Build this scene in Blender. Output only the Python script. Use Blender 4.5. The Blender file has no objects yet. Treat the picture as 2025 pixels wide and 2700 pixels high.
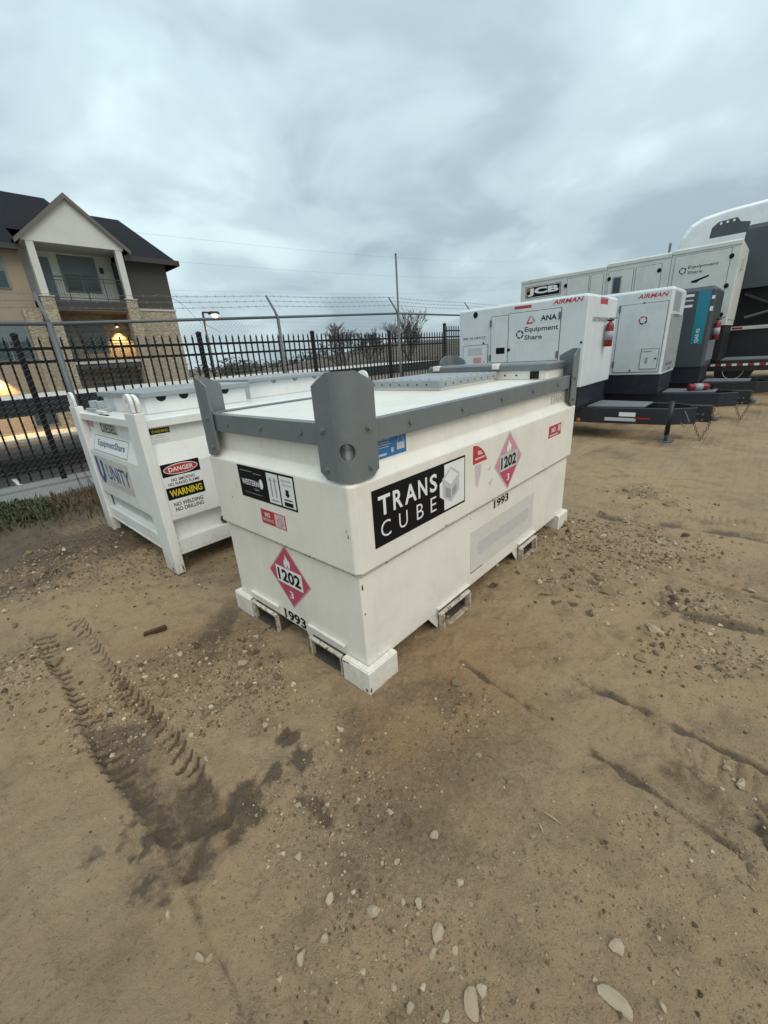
import bpy, bmesh, math, random
import numpy as np
from mathutils import Matrix, Vector
R = math.radians
random.seed(7)
rng = np.random.default_rng(11)
sc = bpy.context.scene
col = sc.collection

# ------------------------------------------------------------------ camera, sky, sun, exposure
CAM_H, PITCH, ROLL = 1.4408, R(20.8999), R(-3.9376)
fwd = Vector((0, math.cos(PITCH), -math.sin(PITCH)))
rt0 = Vector((1, 0, 0)); up0 = rt0.cross(fwd)
rt = math.cos(ROLL)*rt0 + math.sin(ROLL)*up0
up = -math.sin(ROLL)*rt0 + math.cos(ROLL)*up0
cd = bpy.data.cameras.new('camera'); cam = bpy.data.objects.new('camera', cd); col.objects.link(cam)
cd.sensor_fit = 'HORIZONTAL'; cd.sensor_width = 36.0; cd.lens = 1081.1352/2025*36
cd.clip_start = 0.02; cd.clip_end = 3000
M = Matrix.Identity(4)
for i in range(3):
    M[i][0] = rt[i]; M[i][1] = up[i]; M[i][2] = -fwd[i]
M[2][3] = CAM_H
cam.matrix_world = M
sc.camera = cam

SUN_EL, SUN_AZ = R(50), R(150)      # azimuth measured from +y clockwise: behind the camera
w = bpy.data.worlds.new('World'); sc.world = w; w.use_nodes = True
nt = w.node_tree; nt.nodes.clear()
def N(t, **k):
    n = nt.nodes.new(t)
    for a, b in k.items(): setattr(n, a, b)
    return n
def L(a, b): nt.links.new(a, b)
def math_node(op, a, b=None, c=None, clamp=False):
    n = N('ShaderNodeMath', operation=op, use_clamp=clamp)
    for i, v in enumerate((a, b, c)):
        if v is None: continue
        if isinstance(v, (int, float)): n.inputs[i].default_value = v
        else: L(v, n.inputs[i])
    return n.outputs[0]
out = N('ShaderNodeOutputWorld'); bg = N('ShaderNodeBackground'); L(bg.outputs[0], out.inputs[0])
sky = N('ShaderNodeTexSky', sky_type='NISHITA', sun_disc=False)
sky.sun_elevation = SUN_EL; sky.sun_rotation = SUN_AZ; sky.air_density = 1.0; sky.dust_density = 2.0
tc = N('ShaderNodeTexCoord'); sp = N('ShaderNodeSeparateXYZ'); L(tc.outputs['Generated'], sp.inputs[0])
zc = math_node('MAXIMUM', sp.outputs[2], 0.0)
den = math_node('ADD', zc, 0.30)
cx = math_node('DIVIDE', sp.outputs[0], den); cy = math_node('DIVIDE', sp.outputs[1], den)
cb = N('ShaderNodeCombineXYZ'); L(cx, cb.inputs[0]); L(cy, cb.inputs[1])
n1 = N('ShaderNodeTexNoise'); n1.inputs['Scale'].default_value = 2.1; n1.inputs['Detail'].default_value = 4.0
n1.inputs['Roughness'].default_value = 0.5; n1.inputs['Distortion'].default_value = 0.35; L(cb.outputs[0], n1.inputs['Vector'])
n2 = N('ShaderNodeTexNoise'); n2.inputs['Scale'].default_value = 0.8; n2.inputs['Detail'].default_value = 2.0
mp = N('ShaderNodeMapping'); mp.inputs['Location'].default_value = (3.1, 1.7, 0.4); L(cb.outputs[0], mp.inputs[0]); L(mp.outputs[0], n2.inputs['Vector'])
cl = math_node('ADD', math_node('MULTIPLY', n1.outputs[0], 0.55), math_node('MULTIPLY', n2.outputs[0], 0.45))
rp = N('ShaderNodeValToRGB'); L(cl, rp.inputs[0])
rp.color_ramp.interpolation = 'EASE'
els = rp.color_ramp.elements
els[0].position = 0.38; els[0].color = (3.55, 4.55, 5.15, 1)
els[1].position = 0.62; els[1].color = (6.4, 7.9, 8.15, 1)
e = els.new(0.50); e.color = (4.75, 6.0, 6.5, 1)
grad = math_node('ADD', math_node('MULTIPLY', zc, 0.95), 0.90)         # overcast sky: brighter towards the zenith
mx = N('ShaderNodeMix', data_type='RGBA', blend_type='MULTIPLY'); mx.inputs[0].default_value = 1.0
L(rp.outputs[0], mx.inputs[6]); L(grad, mx.inputs[7])
ms = N('ShaderNodeMix', data_type='RGBA', blend_type='MIX'); ms.inputs[0].default_value = 0.08
L(mx.outputs[2], ms.inputs[6]); L(sky.outputs[0], ms.inputs[7])
L(ms.outputs[2], bg.inputs[0]); bg.inputs[1].default_value = 0.1

sd = bpy.data.lights.new('sun', 'SUN'); sun = bpy.data.objects.new('sun', sd); col.objects.link(sun)
sd.energy = 1.4; sd.angle = R(40); sd.color = (1.0, 0.865, 0.70)
sdir = Vector((math.sin(SUN_AZ)*math.cos(SUN_EL), math.cos(SUN_AZ)*math.cos(SUN_EL), math.sin(SUN_EL)))
sun.rotation_euler = (-sdir).to_track_quat('-Z', 'Y').to_euler()
vs = sc.view_settings
vs.view_transform = 'Standard'; vs.look = 'None'; vs.exposure = 0.14; vs.gamma = 1.0; vs.use_curve_mapping = False
sc.cycles.max_bounces = 6; sc.cycles.diffuse_bounces = 3; sc.cycles.use_denoising = True

# ------------------------------------------------------------------ yard frame: s runs along the fence, d away towards the fence
YAW = R(46.5); CS, SN = math.cos(YAW), math.sin(YAW)
def yard(s, d, z=0.0): return Vector((s*CS - d*SN, s*SN + d*CS, z))
def to_sd(x, y): return x*CS + y*SN, -x*SN + y*CS

# ------------------------------------------------------------------ materials
def newmat(name):
    m = bpy.data.materials.new(name); m.use_nodes = True
    return m, m.node_tree, m.node_tree.nodes['Principled BSDF']
def lk(t, a, b): t.links.new(a, b)
def noise(t, scale, detail=3, vec=None, rough=0.55, coord='Object', stretch=None):
    n = t.nodes.new('ShaderNodeTexNoise'); n.inputs['Scale'].default_value = scale
    n.inputs['Detail'].default_value = detail; n.inputs['Roughness'].default_value = rough
    if vec is None:
        c = t.nodes.new('ShaderNodeTexCoord'); vec = c.outputs[coord]
    if stretch:
        mm = t.nodes.new('ShaderNodeMapping'); mm.inputs['Scale'].default_value = stretch; lk(t, vec, mm.inputs[0]); vec = mm.outputs[0]
    lk(t, vec, n.inputs['Vector'])
    return n.outputs[0]
def ramp(t, src, p0, p1, c0=(0,0,0,1), c1=(1,1,1,1)):
    r = t.nodes.new('ShaderNodeValToRGB'); lk(t, src, r.inputs[0])
    r.color_ramp.elements[0].position = p0; r.color_ramp.elements[0].color = c0
    r.color_ramp.elements[1].position = p1; r.color_ramp.elements[1].color = c1
    return r.outputs[0]
def mixc(t, fac, a, b, mode='MIX'):
    m = t.nodes.new('ShaderNodeMix'); m.data_type = 'RGBA'; m.blend_type = mode
    for i, v in ((0, fac), (6, a), (7, b)):
        if isinstance(v, (int, float)): m.inputs[i].default_value = v
        elif isinstance(v, tuple): m.inputs[i].default_value = v if len(v) == 4 else (*v, 1)
        else: lk(t, v, m.inputs[i])
    return m.outputs[2]
def bump(t, b, h, strength=0.2, dist=0.01):
    n = t.nodes.new('ShaderNodeBump'); n.inputs['Strength'].default_value = strength; n.inputs['Distance'].default_value = dist
    lk(t, h, n.inputs['Height']); lk(t, n.outputs[0], b.inputs['Normal'])
def paint(name, c, rough=0.45, dirt=0.25, dirtc=(0.23, 0.17, 0.11), chips=0.0, metallic=0.0, streak=0.12, splash=0.0):
    m, t, b = newmat(name)
    f = ramp(t, noise(t, 3.0, 5), 0.42, 0.75)
    base = mixc(t, f, tuple(c), tuple(x*0.88 for x in c))
    g = ramp(t, noise(t, 9.0, 6, rough=0.65), 0.52, 0.80)
    mu = t.nodes.new('ShaderNodeMath'); mu.operation = 'MULTIPLY'; mu.inputs[1].default_value = dirt; lk(t, g, mu.inputs[0])
    base = mixc(t, mu.outputs[0], base, tuple(dirtc))
    if streak:
        s_ = ramp(t, noise(t, 6.0, 4, stretch=(6, 6, 0.5)), 0.55, 0.8)
        mu2 = t.nodes.new('ShaderNodeMath'); mu2.operation = 'MULTIPLY'; mu2.inputs[1].default_value = streak; lk(t, s_, mu2.inputs[0])
        base = mixc(t, mu2.outputs[0], base, tuple(dirtc))
    if chips:
        cf = ramp(t, noise(t, 46.0, 3, rough=0.7), 0.76-chips*0.1, 0.78-chips*0.1)
        base = mixc(t, cf, base, (0.10, 0.045, 0.02))
    if splash:      # mud thrown up from the ground
        tcn = t.nodes.new('ShaderNodeTexCoord'); sx = t.nodes.new('ShaderNodeSeparateXYZ'); lk(t, tcn.outputs['Object'], sx.inputs[0])
        mr_ = t.nodes.new('ShaderNodeMapRange'); lk(t, sx.outputs[2], mr_.inputs[0]); mr_.inputs[1].default_value = 0.02; mr_.inputs[2].default_value = 0.32; mr_.inputs[3].default_value = 0.30; mr_.inputs[4].default_value = -0.12
        aa = t.nodes.new('ShaderNodeMath'); aa.operation = 'ADD'; lk(t, mr_.outputs[0], aa.inputs[0]); lk(t, noise(t, 38, 7, rough=0.72), aa.inputs[1])
        ss = t.nodes.new('ShaderNodeMath'); ss.operation = 'MULTIPLY'; ss.inputs[1].default_value = splash; lk(t, ramp(t, aa.outputs[0], 0.56, 0.88), ss.inputs[0])
        base = mixc(t, ss.outputs[0], base, (0.27, 0.19, 0.11))
    lk(t, base, b.inputs['Base Color'])
    r = ramp(t, noise(t, 14.0, 4), 0.3, 0.8, (rough*0.85,)*3+(1,), (min(1, rough*1.3),)*3+(1,))
    lk(t, r, b.inputs['Roughness']); b.inputs['Metallic'].default_value = metallic
    bump(t, b, noise(t, 60.0, 3), 0.08, 0.004)
    return m
def flat(name, c, rough=0.5, var=0.12, spec=0.5):
    m, t, b = newmat(name)
    f = noise(t, 22.0, 4)
    lk(t, mixc(t, f, tuple(c), tuple(x*(1-var*2) for x in c)), b.inputs['Base Color'])
    b.inputs['Roughness'].default_value = rough; b.inputs['Specular IOR Level'].default_value = spec
    return m
MT = {}
MT['cream'] = paint('cream tank paint', (0.78, 0.745, 0.675), 0.38, 0.14, chips=0.0, streak=0.10, splash=0.28)
MT['cream_worn'] = paint('worn cream paint', (0.68, 0.64, 0.56), 0.5, 0.6, chips=1.6, splash=0.9)
MT['white'] = paint('white tank paint', (0.76, 0.765, 0.75), 0.35, 0.12, streak=0.10, splash=0.5)
MT['white_dirty'] = paint('dusty white paint', (0.74, 0.735, 0.71), 0.5, 0.35, streak=0.1)
MT['rail_grey'] = paint('grey rail paint', (0.150, 0.167, 0.173), 0.42, 0.30, (0.30, 0.29, 0.27), chips=0.25)
MT['lid_grey'] = paint('light grey lid paint', (0.28, 0.305, 0.32), 0.45, 0.2, (0.5, 0.5, 0.48))
MT['gen_white'] = paint('generator white paint', (0.64, 0.69, 0.715), 0.35, 0.08)
MT['gen_white2'] = paint('second generator white paint', (0.61, 0.66, 0.675), 0.38, 0.08)
MT['gen_cream'] = paint('generator cream paint', (0.61, 0.63, 0.60), 0.42, 0.12)
MT['truck_white'] = paint('truck white paint', (0.86, 0.88, 0.89), 0.3, 0.04, streak=0.04)
MT['pocket'] = paint('dirty shade-dark pocket steel', (0.075, 0.066, 0.056), 0.8, 0.7, (0.06, 0.035, 0.02), chips=1.5)  # grimy steel, with the shade inside the tunnels put into its colour
MT['gen_grey'] = paint('generator dark grey paint', (0.055, 0.065, 0.075), 0.4, 0.1)
MT['navy'] = paint('navy frame paint', (0.012, 0.016, 0.026), 0.4, 0.12, (0.12, 0.1, 0.08))
MT['black'] = paint('black frame paint', (0.012, 0.013, 0.015), 0.45, 0.12, (0.12, 0.1, 0.08))
MT['deck'] = paint('grey deck plate', (0.15, 0.165, 0.18), 0.55, 0.3)
MT['steel'] = paint('steel sheet', (0.42, 0.45, 0.47), 0.42, 0.1, metallic=0.4)
MT['galv'] = paint('galvanised steel', (0.115, 0.132, 0.14), 0.55, 0.2, (0.1, 0.09, 0.08), metallic=0.2)
MT['wire'] = flat('galvanised wire', (0.15, 0.165, 0.17), 0.6)
MT['fence'] = flat('black fence coating', (0.006, 0.006, 0.008), 0.6, spec=0.2)
MT['rust'] = flat('rust', (0.10, 0.045, 0.022), 0.9, 0.3)
MT['dark'] = flat('dark opening', (0.006, 0.006, 0.007), 0.8)
MT['rubber'] = flat('rubber', (0.012, 0.012, 0.013), 0.8)
MT['k_black'] = flat('black print', (0.008, 0.008, 0.010), 0.5, spec=0.15)
MT['k_white'] = flat('white print', (0.78, 0.78, 0.78), 0.4, 0.05)
MT['k_grey'] = flat('grey print', (0.34, 0.34, 0.36), 0.5)
MT['k_dgrey'] = flat('dark grey print', (0.075, 0.078, 0.085), 0.5)
MT['k_lgrey'] = flat('light grey print', (0.55, 0.56, 0.58), 0.5)
MT['k_red'] = flat('red print', (0.50, 0.035, 0.045), 0.4)
MT['k_fadered'] = flat('faded red print', (0.50, 0.075, 0.135), 0.45)
MT['k_palered'] = flat('pale red print', (0.62, 0.30, 0.36), 0.5)
MT['k_pink'] = flat('sun-bleached pink print', (0.66, 0.53, 0.54), 0.5)
MT['k_yellow'] = flat('yellow print', (0.72, 0.56, 0.03), 0.4)
MT['k_blue'] = flat('blue print', (0.03, 0.17, 0.42), 0.4)
MT['k_plate'] = flat('pale plate', (0.68, 0.655, 0.605), 0.5); MT['k_band'] = flat('pale grey band', (0.585, 0.57, 0.555), 0.5)
MT['k_navy'] = flat('navy print', (0.03, 0.085, 0.24), 0.4)
MT['k_teal'] = flat('teal paint', (0.012, 0.22, 0.31), 0.4)
MT['k_orange'] = flat('orange plastic', (0.55, 0.12, 0.01), 0.3)
MT['k_brown'] = flat('brown print', (0.25, 0.13, 0.03), 0.4)
MT['brass'] = flat('yellow chromate chain', (0.22, 0.15, 0.045), 0.45, 0.3)
MT['ext_red'] = flat('extinguisher red', (0.22, 0.010, 0.018), 0.35)
MT['glass'] = newmat('window glass')[0]
b_ = MT['glass'].node_tree.nodes['Principled BSDF']; b_.inputs['Base Color'].default_value = (0.035, 0.055, 0.06, 1); b_.inputs['Roughness'].default_value = 0.08
MT['shade'] = flat('window blind', (0.13, 0.17, 0.18), 0.5)
def lamp_mat(name, c, s):
    m, t, b = newmat(name); b.inputs['Base Color'].default_value = (*c, 1)
    b.inputs['Emission Color'].default_value = (*c, 1); b.inputs['Emission Strength'].default_value = s
    return m
MT['lamp'] = lamp_mat('warm lamp', (1.0, 0.72, 0.34), 6.0)
MT['lamp_far'] = lamp_mat('distant lamp', (1.0, 0.8, 0.5), 14.0)
MT['reflector'] = flat('red reflector', (0.35, 0.02, 0.02), 0.3)
def concrete(name, c):
    m, t, b = newmat(name)
    f = noise(t, 2.2, 6, rough=0.65); f2 = ramp(t, noise(t, 18, 4), 0.4, 0.8)
    a = mixc(t, f, tuple(c), tuple(x*0.6 for x in c)); a = mixc(t, f2, a, tuple(x*0.85 for x in c))
    lk(t, a, b.inputs['Base Color']); b.inputs['Roughness'].default_value = 0.9
    bump(t, b, noise(t, 40, 4), 0.3, 0.01); return m
MT['concrete'] = concrete('concrete', (0.30, 0.295, 0.28))
MT['coping'] = concrete('pale concrete', (0.55, 0.53, 0.48))
MT['asphalt'] = concrete('asphalt', (0.060, 0.058, 0.056))
MT['roof_pale'] = concrete('pale roof sheet', (0.62, 0.60, 0.54))
def siding(name, c, scale):
    m, t, b = newmat(name)
    tcn = t.nodes.new('ShaderNodeTexCoord'); s_ = t.nodes.new('ShaderNodeSeparateXYZ'); lk(t, tcn.outputs['Object'], s_.inputs[0])
    mm = t.nodes.new('ShaderNodeMath'); mm.operation = 'MULTIPLY'; mm.inputs[1].default_value = scale; lk(t, s_.outputs[2], mm.inputs[0])
    fr = t.nodes.new('ShaderNodeMath'); fr.operation = 'FRACT'; lk(t, mm.outputs[0], fr.inputs[0])
    f = noise(t, 1.3, 4)
    lk(t, mixc(t, f, tuple(c), tuple(x*0.82 for x in c)), b.inputs['Base Color']); b.inputs['Roughness'].default_value = 0.8
    bump(t, b, fr.outputs[0], 0.6, 0.02); return m
MT['h_white'] = siding('white board cladding', (0.62, 0.62, 0.58), 5.0)
MT['h_dark'] = siding('charcoal lap siding', (0.062, 0.060, 0.056), 6.0)
MT['h_beige'] = siding('beige render', (0.33, 0.265, 0.195), 0.6)
MT['h_trim'] = flat('white trim', (0.60, 0.61, 0.58), 0.7); MT['h_frame'] = flat('window frame', (0.20, 0.205, 0.20), 0.6)
MT['h_fascia'] = flat('dark brown fascia', (0.045, 0.042, 0.040), 0.7)
def stone_mat():
    m, t, b = newmat('pale limestone blocks')
    tcn = t.nodes.new('ShaderNodeTexCoord'); mp_ = t.nodes.new('ShaderNodeMapping'); mp_.inputs['Scale'].default_value = (4.2, 4.2, 9.0)
    lk(t, tcn.outputs['Object'], mp_.inputs[0])
    v = t.nodes.new('ShaderNodeTexVoronoi'); v.inputs['Scale'].default_value = 1.0; lk(t, mp_.outputs[0], v.inputs['Vector'])
    v2 = t.nodes.new('ShaderNodeTexVoronoi'); v2.feature = 'DISTANCE_TO_EDGE'; lk(t, mp_.outputs[0], v2.inputs['Vector']); v2.inputs['Scale'].default_value = 1.0
    hs = t.nodes.new('ShaderNodeSeparateColor'); lk(t, v.outputs['Color'], hs.inputs[0])
    c = mixc(t, hs.outputs[0], (0.43, 0.37, 0.285), (0.33, 0.28, 0.21))
    j = ramp(t, v2.outputs['Distance'], 0.02, 0.07)
    c = mixc(t, j, (0.28, 0.24, 0.185), c)
    lk(t, c, b.inputs['Base Color']); b.inputs['Roughness'].default_value = 0.95
    bump(t, b, j, 0.8, 0.03); return m
MT['h_stone'] = stone_mat()
def shingle():
    m, t, b = newmat('dark roof shingles')
    f = noise(t, 1.2, 6, rough=0.7); f2 = noise(t, 14, 3, stretch=(1, 1, 5))
    c = mixc(t, f, (0.010, 0.011, 0.014), (0.020, 0.021, 0.025)); c = mixc(t, ramp(t, f2, 0.45, 0.7), c, (0.014, 0.015, 0.018))
    lk(t, c, b.inputs['Base Color']); b.inputs['Roughness'].default_value = 0.95; b.inputs['Specular IOR Level'].default_value = 0.15
    bump(t, b, f2, 0.5, 0.03); return m
MT['shingle'] = shingle()
def foliage(name, a, c):
    m, t, b = newmat(name)
    oi = t.nodes.new('ShaderNodeTexCoord'); f = noise(t, 5.0, 3)
    lk(t, mixc(t, f, tuple(a), tuple(c)), b.inputs['Base Color']); b.inputs['Roughness'].default_value = 0.8; return m
MT['grass_green'] = foliage('green weeds', (0.038, 0.055, 0.018), (0.075, 0.072, 0.032))
MT['grass_dry'] = foliage('dry weeds', (0.075, 0.048, 0.026), (0.15, 0.105, 0.06))
MT['bark'] = foliage('grey bark', (0.075, 0.062, 0.055), (0.11, 0.09, 0.08))
MT['scrub'] = foliage('brown scrub', (0.10, 0.075, 0.05), (0.06, 0.05, 0.038))
MT['treeline'] = foliage('far dark trees', (0.035, 0.045, 0.035), (0.055, 0.06, 0.045))
MT['litter'] = foliage('dead leaves', (0.07, 0.048, 0.028), (0.14, 0.095, 0.05))
def stone(name, a, c):
    m, t, b = newmat(name); f = noise(t, 30.0, 5, rough=0.6)
    o = t.nodes.new('ShaderNodeObjectInfo')
    base = mixc(t, o.outputs['Random'], tuple(a), tuple(c))
    lk(t, mixc(t, ramp(t, f, 0.30, 0.68), base, (0.28, 0.20, 0.12)), b.inputs['Base Color']); b.inputs['Roughness'].default_value = 0.85
    bump(t, b, f, 0.4, 0.004); return m
MT['stone'] = stone('pale limestone', (0.54, 0.47, 0.35), (0.38, 0.30, 0.20))
MT['wood'] = foliage('weathered wood', (0.42, 0.34, 0.22), (0.30, 0.23, 0.14))

def ground_mat():
    m, t, b = newmat('sandy dirt')
    g = t.nodes.new('ShaderNodeNewGeometry'); P = g.outputs['Position']
    at = lambda n: (lambda a: (setattr(a, 'attribute_name', n), a.outputs['Fac'])[1])(t.nodes.new('ShaderNodeAttribute'))
    wet_shade, grav, clay = at('wet_shade'), at('grav'), at('clay')
    c = mixc(t, ramp(t, noise(t, 0.9, 5, P, 0.6), 0.35, 0.68), (0.385, 0.257, 0.142), (0.310, 0.215, 0.124))
    c = mixc(t, ramp(t, noise(t, 5.5, 6, P, 0.62), 0.50, 0.78), c, (0.185, 0.123, 0.064))
    c = mixc(t, ramp(t, noise(t, 2.1, 4, P, 0.6), 0.55, 0.75), c, (0.385, 0.280, 0.165))
    c = mixc(t, clay, c, (0.315, 0.185, 0.090))
    # fine grains
    fine = noise(t, 160, 3, P, 0.7)
    c = mixc(t, ramp(t, fine, 0.42, 0.78), c, mixc(t, 0.5, c, (0.33, 0.26, 0.17)))
    dk = noise(t, 90, 4, P, 0.7)
    c = mixc(t, ramp(t, dk, 0.58, 0.68), c, mixc(t, 0.60, c, (0.07, 0.05, 0.03)))
    # grit that is too small to build
    v = t.nodes.new('ShaderNodeTexVoronoi'); v.inputs['Scale'].default_value = 95; lk(t, P, v.inputs['Vector'])
    sp_ = t.nodes.new('ShaderNodeSeparateColor'); lk(t, v.outputs['Color'], sp_.inputs[0])
    keep = ramp(t, sp_.outputs[0], 0.62, 0.66); near = ramp(t, v.outputs['Distance'], 0.28, 0.34, (1,1,1,1), (0,0,0,1))
    mk = t.nodes.new('ShaderNodeMath'); mk.operation = 'MULTIPLY'; lk(t, keep, mk.inputs[0]); lk(t, near, mk.inputs[1])
    mk2 = t.nodes.new('ShaderNodeMath'); mk2.operation = 'MULTIPLY'; lk(t, mk.outputs[0], mk2.inputs[0]); lk(t, grav, mk2.inputs[1])
    c = mixc(t, mk2.outputs[0], c, mixc(t, sp_.outputs[1], (0.42, 0.34, 0.23), (0.25, 0.19, 0.12)))
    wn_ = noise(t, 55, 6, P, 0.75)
    wa = t.nodes.new('ShaderNodeMath'); wa.operation = 'MULTIPLY_ADD'; wa.inputs[1].default_value = 0.9; lk(t, wn_, wa.inputs[0]); lk(t, wet_shade, wa.inputs[2])
    wet_shade = ramp(t, wa.outputs[0], 0.55, 1.40)
    c = mixc(t, wet_shade, c, mixc(t, 1.0, c, (0.36, 0.35, 0.36), 'MULTIPLY'))
    lk(t, c, b.inputs['Base Color'])
    rr = t.nodes.new('ShaderNodeMapRange'); lk(t, wet_shade, rr.inputs[0]); rr.inputs[3].default_value = 0.95; rr.inputs[4].default_value = 0.62
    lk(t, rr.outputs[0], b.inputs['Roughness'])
    h1 = noise(t, 22, 8, P, 0.74); h2 = noise(t, 170, 3, P, 0.6)
    ad = t.nodes.new('ShaderNodeMath'); ad.operation = 'MULTIPLY_ADD'; ad.inputs[1].default_value = 0.35; lk(t, h2, ad.inputs[0]); lk(t, h1, ad.inputs[2])
    ad2 = t.nodes.new('ShaderNodeMath'); ad2.operation = 'MULTIPLY_ADD'; ad2.inputs[1].default_value = 0.5; lk(t, mk2.outputs[0], ad2.inputs[0]); lk(t, ad.outputs[0], ad2.inputs[2])
    bump(t, b, ad2.outputs[0], 1.0, 0.020)
    return m
MT['ground'] = ground_mat()

# ------------------------------------------------------------------ mesh helpers
class MB:
    def __init__(self): self.v = []; self.f = []
    def add(self, vs, fs):
        o = len(self.v); self.v += [tuple(p) for p in vs]; self.f += [tuple(i+o for i in f) for f in fs]; return self
    def box(self, x0, x1, y0, y1, z0, z1):
        return self.add([(x0,y0,z0),(x1,y0,z0),(x1,y1,z0),(x0,y1,z0),(x0,y0,z1),(x1,y0,z1),(x1,y1,z1),(x0,y1,z1)],
                        [(0,3,2,1),(4,5,6,7),(0,1,5,4),(1,2,6,5),(2,3,7,6),(3,0,4,7)])
    def prism(self, poly, axis, a, b):
        n = len(poly); P = []
        for c in (a, b):
            for (p, q) in poly:
                P.append({'x': (c,p,q), 'y': (p,c,q), 'z': (p,q,c)}[axis])
        F = [tuple(range(n))[::-1], tuple(range(n, 2*n))] + [(i, (i+1) % n, n+(i+1) % n, n+i) for i in range(n)]
        return self.add(P, F)
    def tube(self, pts, r, n=8, caps=True):
        pts = [Vector(p) for p in pts]; rs = r if isinstance(r, (list, tuple)) else [r]*len(pts)
        V = []; F = []
        for i, p in enumerate(pts):
            d = (pts[min(i+1, len(pts)-1)] - pts[max(i-1, 0)]).normalized()
            a = d.orthogonal().normalized() if abs(d.z) > 0.9 else d.cross(Vector((0,0,1))).normalized()
            c = d.cross(a)
            for k in range(n):
                t = 2*math.pi*k/n; V.append(p + (a*math.cos(t)+c*math.sin(t))*rs[i])
        for i in range(len(pts)-1):
            for k in range(n):
                F.append((i*n+k, i*n+(k+1) % n, (i+1)*n+(k+1) % n, (i+1)*n+k))
        if caps: F.append(tuple(range(n))[::-1]); F.append(tuple(range((len(pts)-1)*n, len(pts)*n)))
        return self.add(V, F)
    def lathe(self, prof, c=(0,0,0), axis='z', n=16):
        V = []; F = []
        for (r, h) in prof:
            for k in range(n):
                t = 2*math.pi*k/n; a, b_ = r*math.cos(t), r*math.sin(t)
                q = {'z': (a,b_,h), 'x': (h,a,b_), 'y': (a,h,b_)}[axis]
                V.append((q[0]+c[0], q[1]+c[1], q[2]+c[2]))
        for i in range(len(prof)-1):
            for k in range(n): F.append((i*n+k, i*n+(k+1) % n, (i+1)*n+(k+1) % n, (i+1)*n+k))
        F.append(tuple(range(n))[::-1]); F.append(tuple(range((len(prof)-1)*n, len(prof)*n)))
        return self.add(V, F)
    def rings(self, x0, x1, y0, y1, prof, ch=0.01):
        V = []; F = []
        for (z, i) in prof:
            a, b_, c, d = x0+i, x1-i, y0+i, y1-i
            V += [(a+ch,c,z),(b_-ch,c,z),(b_,c+ch,z),(b_,d-ch,z),(b_-ch,d,z),(a+ch,d,z),(a,d-ch,z),(a,c+ch,z)]
        for k in range(len(prof)-1):
            for j in range(8): F.append((k*8+j, k*8+(j+1) % 8, (k+1)*8+(j+1) % 8, (k+1)*8+j))
        F.append(tuple(range(8))[::-1]); F.append(tuple(range((len(prof)-1)*8, len(prof)*8)))
        return self.add(V, F)
    def mesh(self, name, smooth=False):
        me = bpy.data.meshes.new(name); me.from_pydata(self.v, [], self.f); me.update()
        bm = bmesh.new(); bm.from_mesh(me); bmesh.ops.recalc_face_normals(bm, faces=bm.faces); bm.to_mesh(me); bm.free()
        if smooth:
            for p in me.polygons: p.use_smooth = True
        return me
    def build(self, name, mat, parent=None, bevel=0, smooth=False, mtx=None, seg=2):
        o = bpy.data.objects.new(name, self.mesh(name, smooth)); col.objects.link(o)
        o.data.materials.append(MT[mat] if isinstance(mat, str) else mat)
        if parent is not None: o.parent = parent
        if mtx is not None: o.matrix_basis = mtx
        if bevel:
            bv = o.modifiers.new('bevel', 'BEVEL'); bv.width = bevel; bv.segments = seg; bv.limit_method = 'ANGLE'; bv.angle_limit = R(30)
        return o
def tag(o, label, cat, group=None, kind=None):
    if label: o['label'] = label
    if cat: o['category'] = cat
    if group: o['group'] = group
    if kind: o['kind'] = kind
    return o
def thing(name, label, cat, loc, rz=0.0, group=None):
    o = bpy.data.objects.new(name, None); col.objects.link(o); o.empty_display_size = 0.1
    o.location = loc; o.rotation_euler = (0, 0, rz); return tag(o, label, cat, group)
def link(name, me, parent, loc=(0,0,0), rot=(0,0,0), scale=(1,1,1)):
    o = bpy.data.objects.new(name, me); col.objects.link(o); o.parent = parent
    o.location = loc; o.rotation_euler = rot; o.scale = scale; return o
def withmat(me, mat): me.materials.append(MT[mat]); return me
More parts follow.
